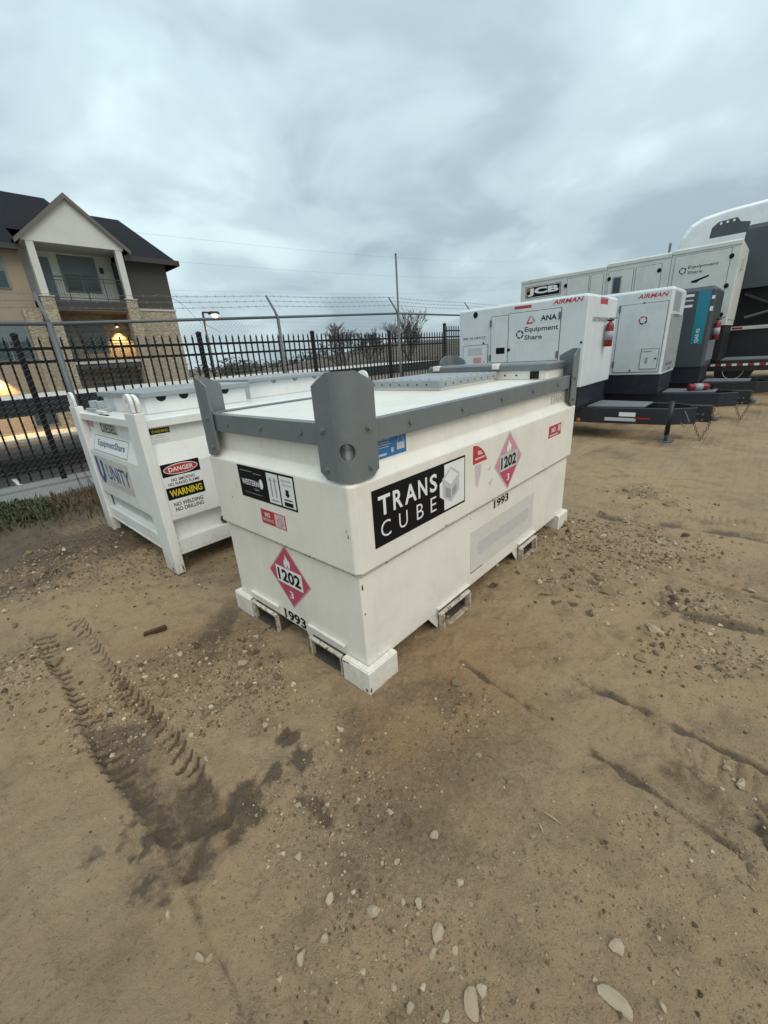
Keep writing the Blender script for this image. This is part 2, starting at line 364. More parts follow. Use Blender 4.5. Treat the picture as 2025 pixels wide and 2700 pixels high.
# face frames: local x to the reader's right, y up, z out of the face
def face_x(x, y, z, tilt=0.0):
    m = Matrix(((0,0,-1,x),(-1,0,0,y),(0,1,0,z),(0,0,0,1))); return m @ Matrix.Rotation(tilt, 4, 'X')
def face_y(x, y, z, tilt=0.0):
    m = Matrix(((1,0,0,x),(0,0,-1,y),(0,1,0,z),(0,0,0,1))); return m @ Matrix.Rotation(tilt, 4, 'X')
TXT = []
def txt(parent, body, cx, cy, w_, h_, mat, z=0.0022, bold=0.0, shear=0.0, name='lettering'):
    TXT.append((parent, body, cx, cy, w_, h_, mat, z, bold, shear, name))
def finish_text():
    tmp = []
    for (p, body, *_r) in TXT:
        cu = bpy.data.curves.new('tmp_text', 'FONT'); cu.body = body; cu.size = 1.0; cu.resolution_u = 3
        cu.offset = _r[6]; cu.shear = _r[7]; cu.space_line = 0.95; cu.align_x = 'CENTER'
        o = bpy.data.objects.new('tmp_text', cu); col.objects.link(o); tmp.append(o)
    bpy.context.view_layer.update(); dg = bpy.context.evaluated_depsgraph_get()
    for o, (p, body, cx, cy, w_, h_, mat, z, bold, shear, name) in zip(tmp, TXT):
        me = bpy.data.meshes.new_from_object(o.evaluated_get(dg)); n = len(me.vertices)
        co = np.zeros(n*3); me.vertices.foreach_get('co', co); co = co.reshape(-1, 3)
        lo, hi = co.min(0), co.max(0); ext = np.maximum(hi-lo, 1e-6)
        sx, sy = w_/ext[0], h_/ext[1]
        co[:, 0] = (co[:, 0]-(lo[0]+hi[0])/2)*sx + cx; co[:, 1] = (co[:, 1]-(lo[1]+hi[1])/2)*sy + cy; co[:, 2] = z
        me.vertices.foreach_set('co', co.ravel()); me.update()
        me.materials.clear(); me.materials.append(MT[mat])
        t = bpy.data.objects.new(name, me); col.objects.link(t); t.parent = p
        cu = o.data; bpy.data.objects.remove(o); bpy.data.curves.remove(cu)
def poly_part(name, polys, mat, parent, mtx=None, z=0.0, thick=0.001):
    m = MB()
    for P in polys: m.prism(P, 'z', z, z+thick)
    return m.build(name, mat, parent, mtx=mtx)
def rect(cx, cy, w_, h_): return [(cx-w_/2, cy-h_/2), (cx+w_/2, cy-h_/2), (cx+w_/2, cy+h_/2), (cx-w_/2, cy+h_/2)]
def decal(name, parent, mtx, w_, h_, mat, label=None):
    o = poly_part(name, [rect(0, 0, w_, h_)], mat, parent, mtx, 0.0003, 0.0012)
    if label: o['label'] = label
    return o
def circle(cx, cy, r, n=24, ry=None, a0=0, a1=2*math.pi):
    ry = ry or r
    return [(cx+r*math.cos(a0+(a1-a0)*i/n), cy+ry*math.sin(a0+(a1-a0)*i/n)) for i in range(n if abs(a1-a0-2*math.pi) < 1e-6 else n+1)]
def arc_band(cx, cy, r0, r1, a0, a1, n=10):
    o = [(cx+r1*math.cos(a0+(a1-a0)*i/n), cy+r1*math.sin(a0+(a1-a0)*i/n)) for i in range(n+1)]
    return o + [(cx+r0*math.cos(a1-(a1-a0)*i/n), cy+r0*math.sin(a1-(a1-a0)*i/n)) for i in range(n+1)]
def ring_logo(parent, cx, cy, r, mat='k_black', mat2=None, z=0.0022, mtx=None):
    segs = [arc_band(cx, cy, r*0.66, r, R(a+6), R(a+66)) for a in range(0, 360, 72)]
    poly_part('logo', segs[:3], mat, parent, mtx, z, 0.0006)
    poly_part('logo', segs[3:], mat2 or mat, parent, mtx, z, 0.0006)

# ------------------------------------------------------------------ noise for terrain
def vnoise(x, y, seed):
    xi = np.floor(x).astype(np.int64); yi = np.floor(y).astype(np.int64); xf = x-xi; yf = y-yi
    def h(a, b): 
        n = (a*374761393 + b*668265263 + seed*1274126177) & 0x7fffffff
        n = ((n ^ (n >> 13))*1274126177) & 0x7fffffff
        return ((n ^ (n >> 16)) & 0xffff)/65535.0
    u = xf*xf*(3-2*xf); v = yf*yf*(3-2*yf)
    return (h(xi, yi)*(1-u)+h(xi+1, yi)*u)*(1-v) + (h(xi, yi+1)*(1-u)+h(xi+1, yi+1)*u)*v
def fbm(x, y, f, oct_, seed):
    r = np.zeros_like(x); a = 1.0; t = 0
    for i in range(oct_):
        r += a*(vnoise(x*f, y*f, seed+i)-0.5); t += a; a *= 0.5; f *= 2.03
    return r/t
def smooth(a, b, x):
    t = np.clip((x-a)/(b-a), 0, 1); return t*t*(3-2*t)
def seg_coord(x, y, pts):
    """distance to a polyline, signed side, and length along it"""
    best = np.full(x.shape, 1e9); side = np.zeros_like(x); along = np.zeros_like(x); acc = 0.0
    for (x0, y0), (x1, y1) in zip(pts[:-1], pts[1:]):
        dx, dy = x1-x0, y1-y0; ln = math.hypot(dx, dy)
        t = ((x-x0)*dx+(y-y0)*dy)/ln**2; tc_ = np.clip(t, 0, 1)
        d = np.hypot(x-(x0+tc_*dx), y-(y0+tc_*dy)); m = d < best
        best[m] = d[m]; side[m] = np.sign((x-x0)*dy-(y-y0)*dx)[m]; along[m] = (acc+tc_*ln)[m]; acc += ln
    return best, side, along
RUT = [(-2.25, 2.34), (-1.885, 2.0), (-1.262, 1.42), (-0.935, 1.145), (-0.63, 0.86), (-0.535, 0.77)]
TRK1 = [(0.33, 1.62), (0.601, 1.27), (0.875, 0.899), (1.02, 0.699), (1.2, 0.45)]
TRK2 = [(0.75, 1.53), (0.999, 1.284), (1.262, 0.985), (1.6, 0.6)]
TRK3 = [(1.20, 3.10), (1.496, 2.646), (1.709, 2.389), (1.922, 2.165), (2.147, 1.949), (2.7, 1.4)]
TRK4 = [(1.30, 2.25), (1.644, 1.862), (1.973, 1.657), (2.4, 1.2)]
TRK5 = [(1.9, 3.28), (2.18, 3.1), (2.49, 2.926), (2.791, 2.663), (3.4, 2.1)]
OLD1 = [(0.45, 1.75), (0.85, 1.28), (1.15, 0.90), (1.45, 0.45)]
OLD2 = [(1.35, 3.3), (1.75, 2.62), (2.2, 2.1), (2.9, 1.5)]
OLD3 = [(-2.9, 1.9), (-1.9, 1.15), (-1.2, 0.62), (-0.8, 0.3)]
OLD4 = [(2.2, 3.6), (2.8, 3.0), (3.5, 2.4)]
THIN = [(-0.633, 0.722), (-0.55, 0.63), (-0.476, 0.568), (-0.40, 0.47)]
PAWS = [(0.994, 2.071), (1.081, 2.04), (1.127, 1.931), (1.354, 2.336), (1.156, 2.339), (1.04, 2.33), (0.953, 2.17), (0.662, 2.309), (0.857, 2.456), (2.522, 3.891), (-0.47, 1.275)]
def terrain(x, y):
    s, d = to_sd(x, y)
    near = 1-smooth(9, 25, np.hypot(x, y))
    z = 0.030*fbm(x, y, 0.7, 4, 3) + near*(0.022*fbm(x, y, 4.5, 4, 21) + 0.014*fbm(x, y, 19, 3, 40) + 0.007*fbm(x, y, 52, 2, 43))
    lump = np.maximum(fbm(x, y, 9, 3, 77)-0.10, 0)*0.05*near
    z += lump*(0.25+0.75*smooth(-0.1, 0.25, fbm(x, y, 1.1, 2, 5)))
    wet_shade = np.zeros_like(x); wet_shade += (0.38*smooth(0.0, 0.3, fbm(x, y, 1.1, 4, 50)) + 0.25*smooth(0.05, 0.3, fbm(x, y, 5.0, 4, 53)))*near
    # main tyre rut with lug prints down both edges
    dist, side, al = seg_coord(x, y, RUT)
    jag = 0.018*fbm(x, y, 22, 3, 9)
    hw = 0.118 + 0.012*np.sin(al*5) + jag
    ins = 1-smooth(hw-0.012, hw+0.006, dist)
    fade = smooth(0.02, 0.45, al)*(1-smooth(1.95, 2.40, al))
    deep = 1-0.35*smooth(1.3, 2.1, al)
    z -= 0.028*ins*fade*deep
    churn = ins*smooth(1.35, 1.8, al)*(1-smooth(2.25, 2.45, al))
    z += churn*0.035*np.clip(fbm(x, y, 18, 4, 58), -0.25, 0.3)
    z += 0.006*np.exp(-((dist-hw-0.016)/0.022)**2)*fade*deep*(0.5+1.1*smooth(-0.1, 0.3, fbm(x, y, 8, 2, 15)))
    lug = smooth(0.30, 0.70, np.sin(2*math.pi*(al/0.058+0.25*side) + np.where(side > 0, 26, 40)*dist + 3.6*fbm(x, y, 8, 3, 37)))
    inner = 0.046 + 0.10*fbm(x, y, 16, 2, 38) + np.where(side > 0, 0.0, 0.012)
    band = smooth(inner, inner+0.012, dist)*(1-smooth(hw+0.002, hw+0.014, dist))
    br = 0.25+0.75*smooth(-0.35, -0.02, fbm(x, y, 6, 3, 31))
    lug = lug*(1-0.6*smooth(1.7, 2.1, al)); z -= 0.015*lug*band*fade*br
    wet_shade = np.maximum(wet_shade, ins*fade*(0.14+0.30*smooth(0.9, 1.8, al))*(0.3+1.0*smooth(-0.2, 0.2, fbm(x, y, 11, 5, 61))))
    wet_shade = np.maximum(wet_shade, 1.0*lug*band*fade*br)  # moist lug slits, with their shadow painted in as extra dark tone
    # faint older tread prints crossing the yard
    for k, (T, hw_, per) in enumerate(((OLD1, 0.12, 0.05), (OLD2, 0.11, 0.06), (OLD3, 0.13, 0.045), (OLD4, 0.12, 0.055))):
        dist, side, al = seg_coord(x, y, T)
        on = (1-smooth(hw_-0.01, hw_+0.012, dist+0.03*fbm(x, y, 9, 3, 101+k)))*(0.25+0.5*smooth(-0.15, 0.2, fbm(x, y, 3.5, 3, 111+k)))*smooth(0.0, 0.5, al)
        bar = smooth(0.2, 0.7, np.sin(2*math.pi*al/per + 22*dist + 2.5*fbm(x, y, 7, 2, 121+k)))*smooth(0.02, 0.03, dist)
        z -= on*(0.005+0.007*bar)
        wet_shade = np.maximum(wet_shade, on*0.42*bar)
        z += 0.006*np.exp(-((dist-hw_-0.012)/0.014)**2)*smooth(-0.1, 0.15, fbm(x, y, 6, 3, 131+k))
    # flat shallow tracks
    for k, (T, hw_, dp) in enumerate(((TRK1, 0.016, 0.012), (TRK2, 0.012, 0.012), (TRK3, 0.015, 0.015), (TRK4, 0.045, 0.014), (TRK5, 0.05, 0.012), (THIN, 0.009, 0.009))):
        dist, side, al = seg_coord(x, y, T)
        j2 = fbm(x, y, 13, 3, 90+k); dd = dist*np.where(side > 0, 1, 0.6)+0.03*j2
        ins2 = 1-smooth(hw_*0.2, hw_*1.4, np.abs(dd))
        z -= dp*ins2*(0.7+0.8*smooth(-0.15, 0.2, fbm(x, y, 5, 2, 33+k)))
        z += dp*0.5*(1-smooth(0.0, hw_*3.0, np.abs(dist-hw_*1.8)))*smooth(-0.1, 0.15, fbm(x, y, 12, 2, 44+k))
        wet_shade = np.maximum(wet_shade, 0.66*ins2*(0.15+0.85*smooth(-0.15, 0.12, fbm(x, y, 6, 4, 70+k))))
    # broad wheel-wide flattening to the side of the right-hand tracks
    dist, side, al = seg_coord(x, y, [(0.50, 1.62), (0.80, 1.27), (1.07, 0.94), (1.35, 0.55)])
    z -= 0.008*(1-smooth(0.10, 0.17, dist+0.05*fbm(x, y, 6, 2, 13)))
    chunk = (1-smooth(0.05, 0.10, dist))*smooth(0.55, 0.8, al)
    z += chunk*0.11*np.maximum(fbm(x, y, 14, 3, 8), -0.08)
    wet_shade = np.maximum(wet_shade, 0.5*chunk*smooth(0.0, 0.25, fbm(x, y, 10, 3, 12)))
    for i, (px, py) in enumerate(PAWS):
        rr = np.hypot((x-px), (y-py)); an = np.arctan2(y-py, x-px)
        k = np.exp(-(rr/np.maximum(0.004, 0.024+0.006*np.cos(2*an+i)+0.09*fbm(x, y, 34, 3, 5+i)))**2)
        z -= 0.014*k; wet_shade = np.maximum(wet_shade, 0.9*smooth(0.25, 0.6, k))
    # dark damp patches
    for (px, py, rx, st) in ((-0.60, 0.965, 0.10, 1.0), (-0.51, 1.06, 0.07, 1.0), (-0.40, 1.15, 0.045, 0.95), (-0.47, 1.27, 0.04, 1.0), (-0.86, 0.90, 0.085, 1.0), (-0.78, 0.76, 0.055, 1.0),
                             (-0.70, 0.93, 0.10, 0.75), (-0.66, 0.82, 0.07, 0.7), (-1.0, 0.85, 0.04, 0.4), (1.6, 1.95, 0.12, 0.45), (2.6, 3.85, 0.2, 0.4)):
        rr = np.hypot(x-px, y-py)/(rx*1.2) + 2.4*fbm(x, y, 17, 5, 19)
        wet_shade = np.maximum(wet_shade, st*(1-smooth(0.2, 1.1, rr))*(0.55+0.45*smooth(-0.2, 0.2, fbm(x, y, 30, 3, 23))))
        z += 0.05*np.exp(-(np.hypot(x-px, y-py)/rx)**2)*np.clip(fbm(x, y, 24, 3, 47), -0.2, 0.3)
    dist, side, al = seg_coord(x, y, [(-0.36, 1.0), (-0.30, 0.98), (-0.27, 0.93)])
    k = 1-smooth(0.0, 0.05, dist+0.03*fbm(x, y, 20, 3, 4)); z -= 0.02*k; wet_shade = np.maximum(wet_shade, 0.6*k)
    # dark humus soil and leaf litter along the fence
    lit = smooth(3.3, 4.3, d+1.1*fbm(x, y, 1.2, 4, 14))*(1-smooth(6.3, 6.9, d))*(1-smooth(2.5, 4.0, s))
    z += 0.10*lit*np.maximum(fbm(x, y, 7, 4, 66), -0.1)
    wet_shade = np.maximum(wet_shade, lit*(0.35+0.65*smooth(-0.2, 0.3, fbm(x, y, 3, 3, 16))))
    und = np.zeros_like(x)
    # gravelly bands
    gr = 0.05 + 0.5*smooth(0.06, 0.24, fbm(x, y, 0.8, 3, 81))
    for (px, py, rx, st) in ((-1.1, 1.62, 0.5, 1.0), (-0.75, 1.55, 0.35, 1.0), (-0.9, 1.42, 0.3, 1.0), (-2.0, 1.72, 0.35, 0.9), (-0.27, 0.95, 0.25, 0.9), (-0.15, 0.72, 0.3, 1.0), (0.0, 0.6, 0.25, 1.0),
                             (1.5, 1.6, 0.30, 0.75), (1.7, 1.93, 0.28, 0.8), (1.9, 2.8, 0.55, 0.8), (1.5, 3.1, 0.45, 0.8), (0.33, 1.36, 0.15, 0.8), (-3.0, 2.9, 0.9, 0.7)):
        rr = np.hypot(x-px, y-py)/rx + 1.0*fbm(x, y, 4, 3, 29)
        gr = np.maximum(gr, st*(1-smooth(0.4, 1.2, rr)))
    cl = np.zeros_like(x)
    for (px, py, rx, st) in ((-0.05, 1.25, 0.30, 0.9), (0.25, 1.5, 0.4, 0.85), (-1.1, 1.85, 0.45, 0.7), (0.5, 1.75, 0.4, 0.7), (0.1, 1.02, 0.25, 0.4)):
        rr = np.hypot(x-px, y-py)/rx + 0.9*fbm(x, y, 2.5, 3, 52)
        cl = np.maximum(cl, st*(1-smooth(0.3, 1.2, rr)))
    return z, np.clip(wet_shade, 0, 1), np.clip(gr, 0, 1), np.clip(cl, 0, 1)

# ------------------------------------------------------------------ ground sheet
def axis(lo, hi, step, far, g=1.22):
    a = list(np.arange(lo, hi+1e-6, step)); st = step; v = hi
    while v < far: st *= g; v += st; a.append(v)
    st = step; v = lo
    while v > -far: st *= g; v -= st; a.insert(0, v)
    return np.array(a)
sa = axis(-1.05, 3.5, 0.0085, 1500, 1.09); da = axis(-1.45, 2.85, 0.0085, 1500, 1.09)
WALL_D0, WALL_D1 = 6.75, 7.55
da = np.array(sorted([v for v in da if not (WALL_D0-0.4 < v < WALL_D1+0.4)] + [6.5, 6.75, 7.0, 7.2, 7.4, 7.8]))
Sg, Dg = np.meshgrid(sa, da, indexing='ij'); sf, df = Sg.ravel(), Dg.ravel()
gx, gy = sf*CS-df*SN, sf*SN+df*CS
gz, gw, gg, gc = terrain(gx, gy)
low = df > 7.1
gz[low] = -1.40 + 0.1*fbm(gx[low], gy[low], 0.05, 3, 2)
gw[low] = 0.45
ns, nd = len(sa), len(da)
idx = np.arange(ns*nd).reshape(ns, nd)
q = np.stack([idx[:-1, :-1], idx[1:, :-1], idx[1:, 1:], idx[:-1, 1:]], -1).reshape(-1, 4)
me = bpy.data.meshes.new('ground')
me.vertices.add(ns*nd); me.vertices.foreach_set('co', np.stack([gx, gy, gz], 1).ravel())
me.loops.add(q.size); me.loops.foreach_set('vertex_index', q.ravel().astype(np.int32))
me.polygons.add(len(q)); me.polygons.foreach_set('loop_start', (np.arange(len(q))*4).astype(np.int32))
me.polygons.foreach_set('use_smooth', np.ones(len(q), dtype=bool))
me.update(calc_edges=True)
for nm, arr in (('wet_shade', gw), ('grav', gg), ('clay', gc)):
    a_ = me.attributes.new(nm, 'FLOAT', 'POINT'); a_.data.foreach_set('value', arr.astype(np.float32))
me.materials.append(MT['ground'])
ground = bpy.data.objects.new('ground', me); col.objects.link(ground); ground['kind'] = 'structure'
def gz_at(x, y): return float(terrain(np.array([x*1.0]), np.array([y*1.0]))[0][0])

# parking lot behind the wall, lower than the yard
LOT = -1.2
lot = MB().box(-60, 34, WALL_D1+0.02, 24.6, LOT-0.1, LOT).build('parking_lot', 'asphalt'); lot.rotation_euler.z = YAW; lot['kind'] = 'structure'
kerb = MB().box(-60, 34, 24.62, 27.05, LOT-0.1, LOT+0.15).build('pavement', 'coping', bevel=0.03); kerb.rotation_euler.z = YAW; kerb['kind'] = 'structure'
ln = MB()
for k in range(-10, 12): ln.box(1.1+2.7*k, 1.2+2.7*k, 11.0, 15.6, LOT+0.002, LOT+0.006)
ln = ln.build('parking_lines', 'k_white', lot); 

# ------------------------------------------------------------------ fuel cube (front)
Pc = (-0.1181, 1.4611)
cube = thing('fuel_tank', 'cream fuel cube with grey corner brackets and black logo panel, standing nearest', 'fuel tank', (Pc[0], Pc[1], 0.0), R(46.54))
CL, CW = 2.40, 1.15
ub = MB().rings(0, CL, 0, CW, [(0.592, 0.026), (0.607, 0.0), (0.985, 0.0), (1.028, 0.046), (1.16, 0.048)], 0.022).build('upper_body', 'cream', cube, bevel=0.006)
lb = MB().rings(0.023, CL-0.023, 0.023, CW-0.023, [(0.114, 0.0), (0.594, 0.0)], 0.006).build('lower_body', 'cream', cube, bevel=0.004)
MB().rings(0.012, CL-0.012, 0.012, CW-0.012, [(0.583, 0.008), (0.590, 0.002), (0.5915, 0.010)], 0.012).build('weld_seam', 'cream_worn', lb)
MB().rings(0.03, CL-0.03, 0.03, CW-0.03, [(1.1605, 0), (1.206, 0.0)], 0.02).build('top_deck', 'cream', cube, bevel=0.004)
def rail_mesh(length, t=0.008, h0=1.128, h1=1.215, flange=0.045):
    m = MB(); m.prism([(0, h0), (t, h0), (t, h1-t), (flange, h1-t), (flange, h1), (0, h1)], 'x', 0, length); return m
bolt_me = withmat(MB().lathe([(0.0105, 0.0), (0.0105, 0.004), (0.0065, 0.004), (0.0065, 0.009)], axis='y', n=8).mesh('bolt'), 'rail_grey')
for (loc, rz, ln_) in (((0.015, 0.012, 0), 0, CL-0.03), ((CL-0.015, CW-0.012, 0), math.pi, CL-0.03), ((0.012, CW-0.015, 0), -math.pi/2, CW-0.03), ((CL-0.012, 0.015, 0), math.pi/2, CW-0.03)):
    o = rail_mesh(ln_).build('rail', 'rail_grey', cube, bevel=0.002); o.location = loc; o.rotation_euler.z = rz
    k = 5 if ln_ > 2 else 3
    for i in range(k):
        b2 = link('bolt', bolt_me, o, (ln_*(i+0.9)/(k+0.8), -0.0085, 1.172), (0, 0, 0))
        b2.rotation_euler = (0, 0, 0)
# corner brackets: plate bent round the corner, with a lifting hole on the fold
def bracket_mesh():
    Rr = 0.055; wing = 0.145; arc = Rr*math.pi/2
    out = [(-wing, 1.028, 1.352), (-0.11, 1.002, 1.372), (-0.055, 1.0, 1.398), (0.055, 1.0, 1.398), (0.11, 1.002, 1.372), (wing, 1.028, 1.352)]
    ws = sorted(set([-wing, -0.125, -0.11, -0.08, -0.055, 0.055, 0.08, 0.11, 0.125, wing] + [0.034*math.cos(math.pi*i/10) for i in range(11)] + [-0.044, 0.044]))
    def zz(w_): 
        for (a, l0, h0), (b, l1, h1) in zip(out[:-1], out[1:]):
            if a <= w_ <= b: t = (w_-a)/(b-a); return l0+(l1-l0)*t, h0+(h1-h0)*t
    def xy(w_):
        o = -0.006
        if abs(w_) <= arc/2:
            th = (w_+arc/2)/Rr   # 0 at the end-face side .. pi/2 at the long side
            return Rr - Rr*math.cos(th) + o*0.7, Rr - Rr*math.sin(th) + o*0.7
        if w_ < 0: return o, Rr + (-w_-arc/2)
        return Rr + (w_-arc/2), o
    bm = bmesh.new(); hz, hr = 1.115, 0.034
    cols_ = []
    for w_ in ws:
        lo, hi = zz(w_); x, y = xy(w_)
        if abs(w_) <= hr+1e-9:
            dz = math.sqrt(max(0, hr*hr-w_*w_)); zs = [lo, hz-dz, hz+dz, hi]
        else: zs = [lo, hz, hz, hi]
        cols_.append([bm.verts.new((x, y, z)) for z in zs])
    for a, b, wa, wb in zip(cols_[:-1], cols_[1:], ws[:-1], ws[1:]):
        bm.faces.new((a[0], b[0], b[1], a[1])); bm.faces.new((a[2], b[2], b[3], a[3]))
    bmesh.ops.remove_doubles(bm, verts=bm.verts, dist=1e-5); bmesh.ops.recalc_face_normals(bm, faces=bm.faces)
    ret = bmesh.ops.solidify(bm, geom=bm.faces[:], thickness=0.008)
    bmesh.ops.recalc_face_normals(bm, faces=bm.faces)
    me_ = bpy.data.meshes.new('corner_bracket'); bm.to_mesh(me_); bm.free(); me_.materials.append(MT['rail_grey']); return me_
brk = bracket_mesh()
for (x, y, rz) in ((0, 0, 0), (CL, 0, math.pi/2), (CL, CW, math.pi), (0, CW, -math.pi/2)):
    o = link('corner_bracket', brk, cube, (x, y, 0), (0, 0, rz))
    for (bx, by, bz, ax) in ((0.11, -0.0065, 1.195, 0), (0.11, -0.0065, 1.045, 0), (-0.0065, 0.115, 1.195, 1), (-0.0065, 0.115, 1.045, 1)):
        link('bolt', bolt_me, o, (bx, by, bz), (0, 0, math.pi/2) if ax else (0, 0, math.pi), (1.3, 1.3, 1.3))
    g_ = MB().prism([(0.03, 1.216), (0.12, 1.216), (0.03, 1.33)], 'y', 0.026, 0.034).build('gusset', 'rail_grey', o)
    MB().lathe([(0.03, 1.02), (0.03, 1.215)], (0.052, 0.052, 0), n=12).build('lifting_post', 'steel', o)
# raised hatch with a perforated grey rim
ht = MB().rings(1.27, 1.98, 0.47, 1.08, [(1.2065, 0.0), (1.228, 0.0)], 0.01).build('hatch', 'cream', cube, bevel=0.004)
MB().rings(1.255, 1.995, 0.455, 1.095, [(1.2285, 0.0), (1.266, 0.0), (1.272, 0.006)], 0.012).build('hatch_lid', 'lid_grey', ht)
dot = withmat(MB().lathe([(0.009, 0), (0.009, 0.0012)], axis='z', n=10).mesh('hole'), 'k_black')
dot_v = withmat(MB().lathe([(0.006, 0), (0.006, 0.0012)], axis='y', n=8).mesh('hole'), 'k_black')
for i in range(8):
    link('hole', dot, ht, (1.30+0.09*i, 0.485, 1.2722)); link('hole', dot_v, ht, (1.30+0.09*i, 0.4539, 1.243))
for i in range(7):
    link('hole', dot, ht, (1.285, 0.57+0.078*i, 1.2722)); link('hole', dot_v, ht, (1.2539, 0.57+0.078*i, 1.243), (0, 0, -math.pi/2))
cb_ = MB().rings(2.04, 2.35, 0.10, 1.10, [(1.2065, 0.0), (1.270, 0.0)], 0.008).build('equipment_box', 'cream', cube, bevel=0.004)
MB().rings(2.02, 2.36, 0.09, 1.12, [(1.2705, 0.0), (1.309, 0.0), (1.319, 0.012)], 0.01).build('box_lid', 'rail_grey', cb_)
for y_ in (0.46, 1.0): MB().box(1.995, 2.05, y_, y_+0.05, 1.285, 1.325).build('hinge', 'cream', cb_, bevel=0.004)
MB().box(2.036, 2.0395, 0.16, 0.225, 1.212, 1.264).build('vent', 'dark', cb_)
for y_ in (0.33, 0.42): link('hole', dot_v, cb_, (2.0385, y_, 1.238), (0, 0, -math.pi/2), (1.4, 1, 1.0))
MB().lathe([(0.02, 1.2065), (0.02, 1.222), (0.012, 1.222), (0.012, 1.235)], (0.30, 0.20, 0), n=12).build('breather_cap', 'lid_grey', cube)
# feet and fork pockets
def foot(x0, y0, sx, sy):
    m = MB(); o_ = 0.012
    def bx(a, b, c, d, z0, z1):
        xs = sorted((x0+sx*a, x0+sx*b)); ys = sorted((y0+sy*c, y0+sy*d)); m.box(xs[0], xs[1], ys[0], ys[1], z0, z1)
    bx(-o_, 0.185, -o_, 0.0, 0.0, 0.122); bx(-o_, 0.0, 0.0, 0.165, 0.0, 0.122)
    bx(0.0, 0.185, 0.0, 0.165, -0.004, 0.0125); bx(0.177, 0.185, 0.0, 0.165, 0.0125, 0.113); bx(0.0, 0.177, 0.157, 0.165, 0.0125, 0.113)
    bx(-o_+0.005, 0.182, -o_+0.005, 0.021, 0.118, 0.129); bx(-o_+0.005, 0.021, 0.0215, 0.162, 0.118, 0.129)
    return m.build('foot', 'cream', cube, bevel=0.005)
ft = foot(0, 0, 1, 1); foot(CL, 0, -1, 1); foot(CL, CW, -1, -1); foot(0, CW, 1, -1)
def fork_x(y0, y1):   # pocket running through along x, mouth on the end face
    o = MB().box(0.0, CL, y0, y0+0.008, 0.0, 0.105).box(0.0, CL, y1-0.008, y1, 0.0, 0.105).box(0.0, CL, y0, y1, 0.1055, 0.1135).box(0.003, CL-0.003, y0+0.0085, y1-0.0085, 0.0, 0.007).build('fork_pocket', 'pocket', cube)
    MB().box(-0.004, 0.0185, y1-0.0095, y1+0.003, -0.002, 0.1035).build('pocket_frame', 'cream_worn', o, bevel=0.002); MB().box(-0.004, 0.0185, y0-0.003, y0+0.0095, -0.002, 0.1035).build('pocket_frame', 'cream_worn', o, bevel=0.002)
    MB().prism([(y1+0.0035, 0.0), (y1+0.0035, 0.113), (y1+0.075, 0.113)], 'x', 0.030, 0.036).build('gusset', 'cream', o)
    MB().box(-0.007, 0.012, y0-0.004, y1+0.004, 0.104, 0.118).build('lip', 'cream_worn', o, bevel=0.002)
    MB().box(0.006, 0.0225, y0-0.02, y1+0.02, 0.165, 0.180).build('stiffener', 'cream', o, bevel=0.003)
    MB().box(-0.0085, -0.0072, y0+0.02, y1-0.04, 0.105, 0.1085).build('rust_edge', 'rust', o)
    MB().box(-0.004, -0.0005, y0, y0+0.007, 0.02, 0.09).build('rust_edge', 'rust', o)
fork_x(0.185, 0.42); fork_x(0.73, 0.965)
def fork_y(x0, x1):
    o = MB().box(x0, x0+0.008, 0.0, CW, 0.0, 0.105).box(x1-0.008, x1, 0.0, CW, 0.0, 0.105).box(x0, x1, 0.0, CW, 0.1055, 0.1135).box(x0+0.0085, x1-0.0085, 0.003, CW-0.003, 0.0, 0.007).build('fork_pocket', 'pocket', cube)
    MB().box(x0-0.003, x0+0.0095, -0.014, 0.0225, -0.002, 0.1035).box(x1-0.0095, x1+0.003, -0.014, 0.0225, -0.002, 0.1035).box(x0+0.01, x1-0.01, -0.010, 0.0225, -0.002, 0.009).build('pocket_frame', 'cream_worn', o, bevel=0.002)
    MB().box(x0-0.02, x1+0.006, -0.008, 0.014, 0.104, 0.119).build('lip', 'cream_worn', o, bevel=0.003)
    MB().prism([(x0-0.09, 0.1135), (x0, 0.0), (x0, 0.1135)], 'y', 0.028, 0.034).build('gusset', 'cream', o)
    MB().box(x0-0.02, x1+0.02, 0.006, 0.0225, 0.135, 0.148).build('stiffener', 'cream', o, bevel=0.003)
fork_y(0.575, 0.85); fork_y(1.55, 1.79)
# rust chips on edges
def chip(parent, mtx, w_, h_, seed=0):
    r_ = random.Random(seed); n = 9
    P = [(w_/2*(0.6+0.6*r_.random())*math.cos(2*math.pi*i/n), h_/2*(0.6+0.6*r_.random())*math.sin(2*math.pi*i/n)) for i in range(n)]
    return poly_part('rust_chip', [P], 'rust', parent, mtx, 0.0002, 0.0006)
for i, (mt_, w_, h_) in enumerate(((face_y(0.032, 0.023, 0.535), 0.008, 0.034), (face_y(0.034, 0.023, 0.40), 0.010, 0.010), (face_x(0.0, 0.05, 0.80), 0.007, 0.006), (face_x(0.0, 0.042, 0.775), 0.006, 0.020),
                                   (face_x(0.0, 0.052, 0.79), 0.004, 0.005), (face_y(-0.004, -0.012, 0.025), 0.010, 0.030), (face_x(-0.012, 0.008, 0.022), 0.014, 0.022), (face_x(-0.012, 0.15, 0.112), 0.02, 0.012),
                                   (face_x(-0.012, 0.125, 0.117), 0.03, 0.008), (face_x(0.0, 0.95, 0.78), 0.008, 0.008), (face_y(2.30, 0.0, 0.70), 0.006, 0.006), (face_y(0.62, 0.0, 0.615), 0.03, 0.005), (face_y(0.9, 0.023, 0.55), 0.008, 0.01))):
    chip(cube, mt_, w_, h_, i)
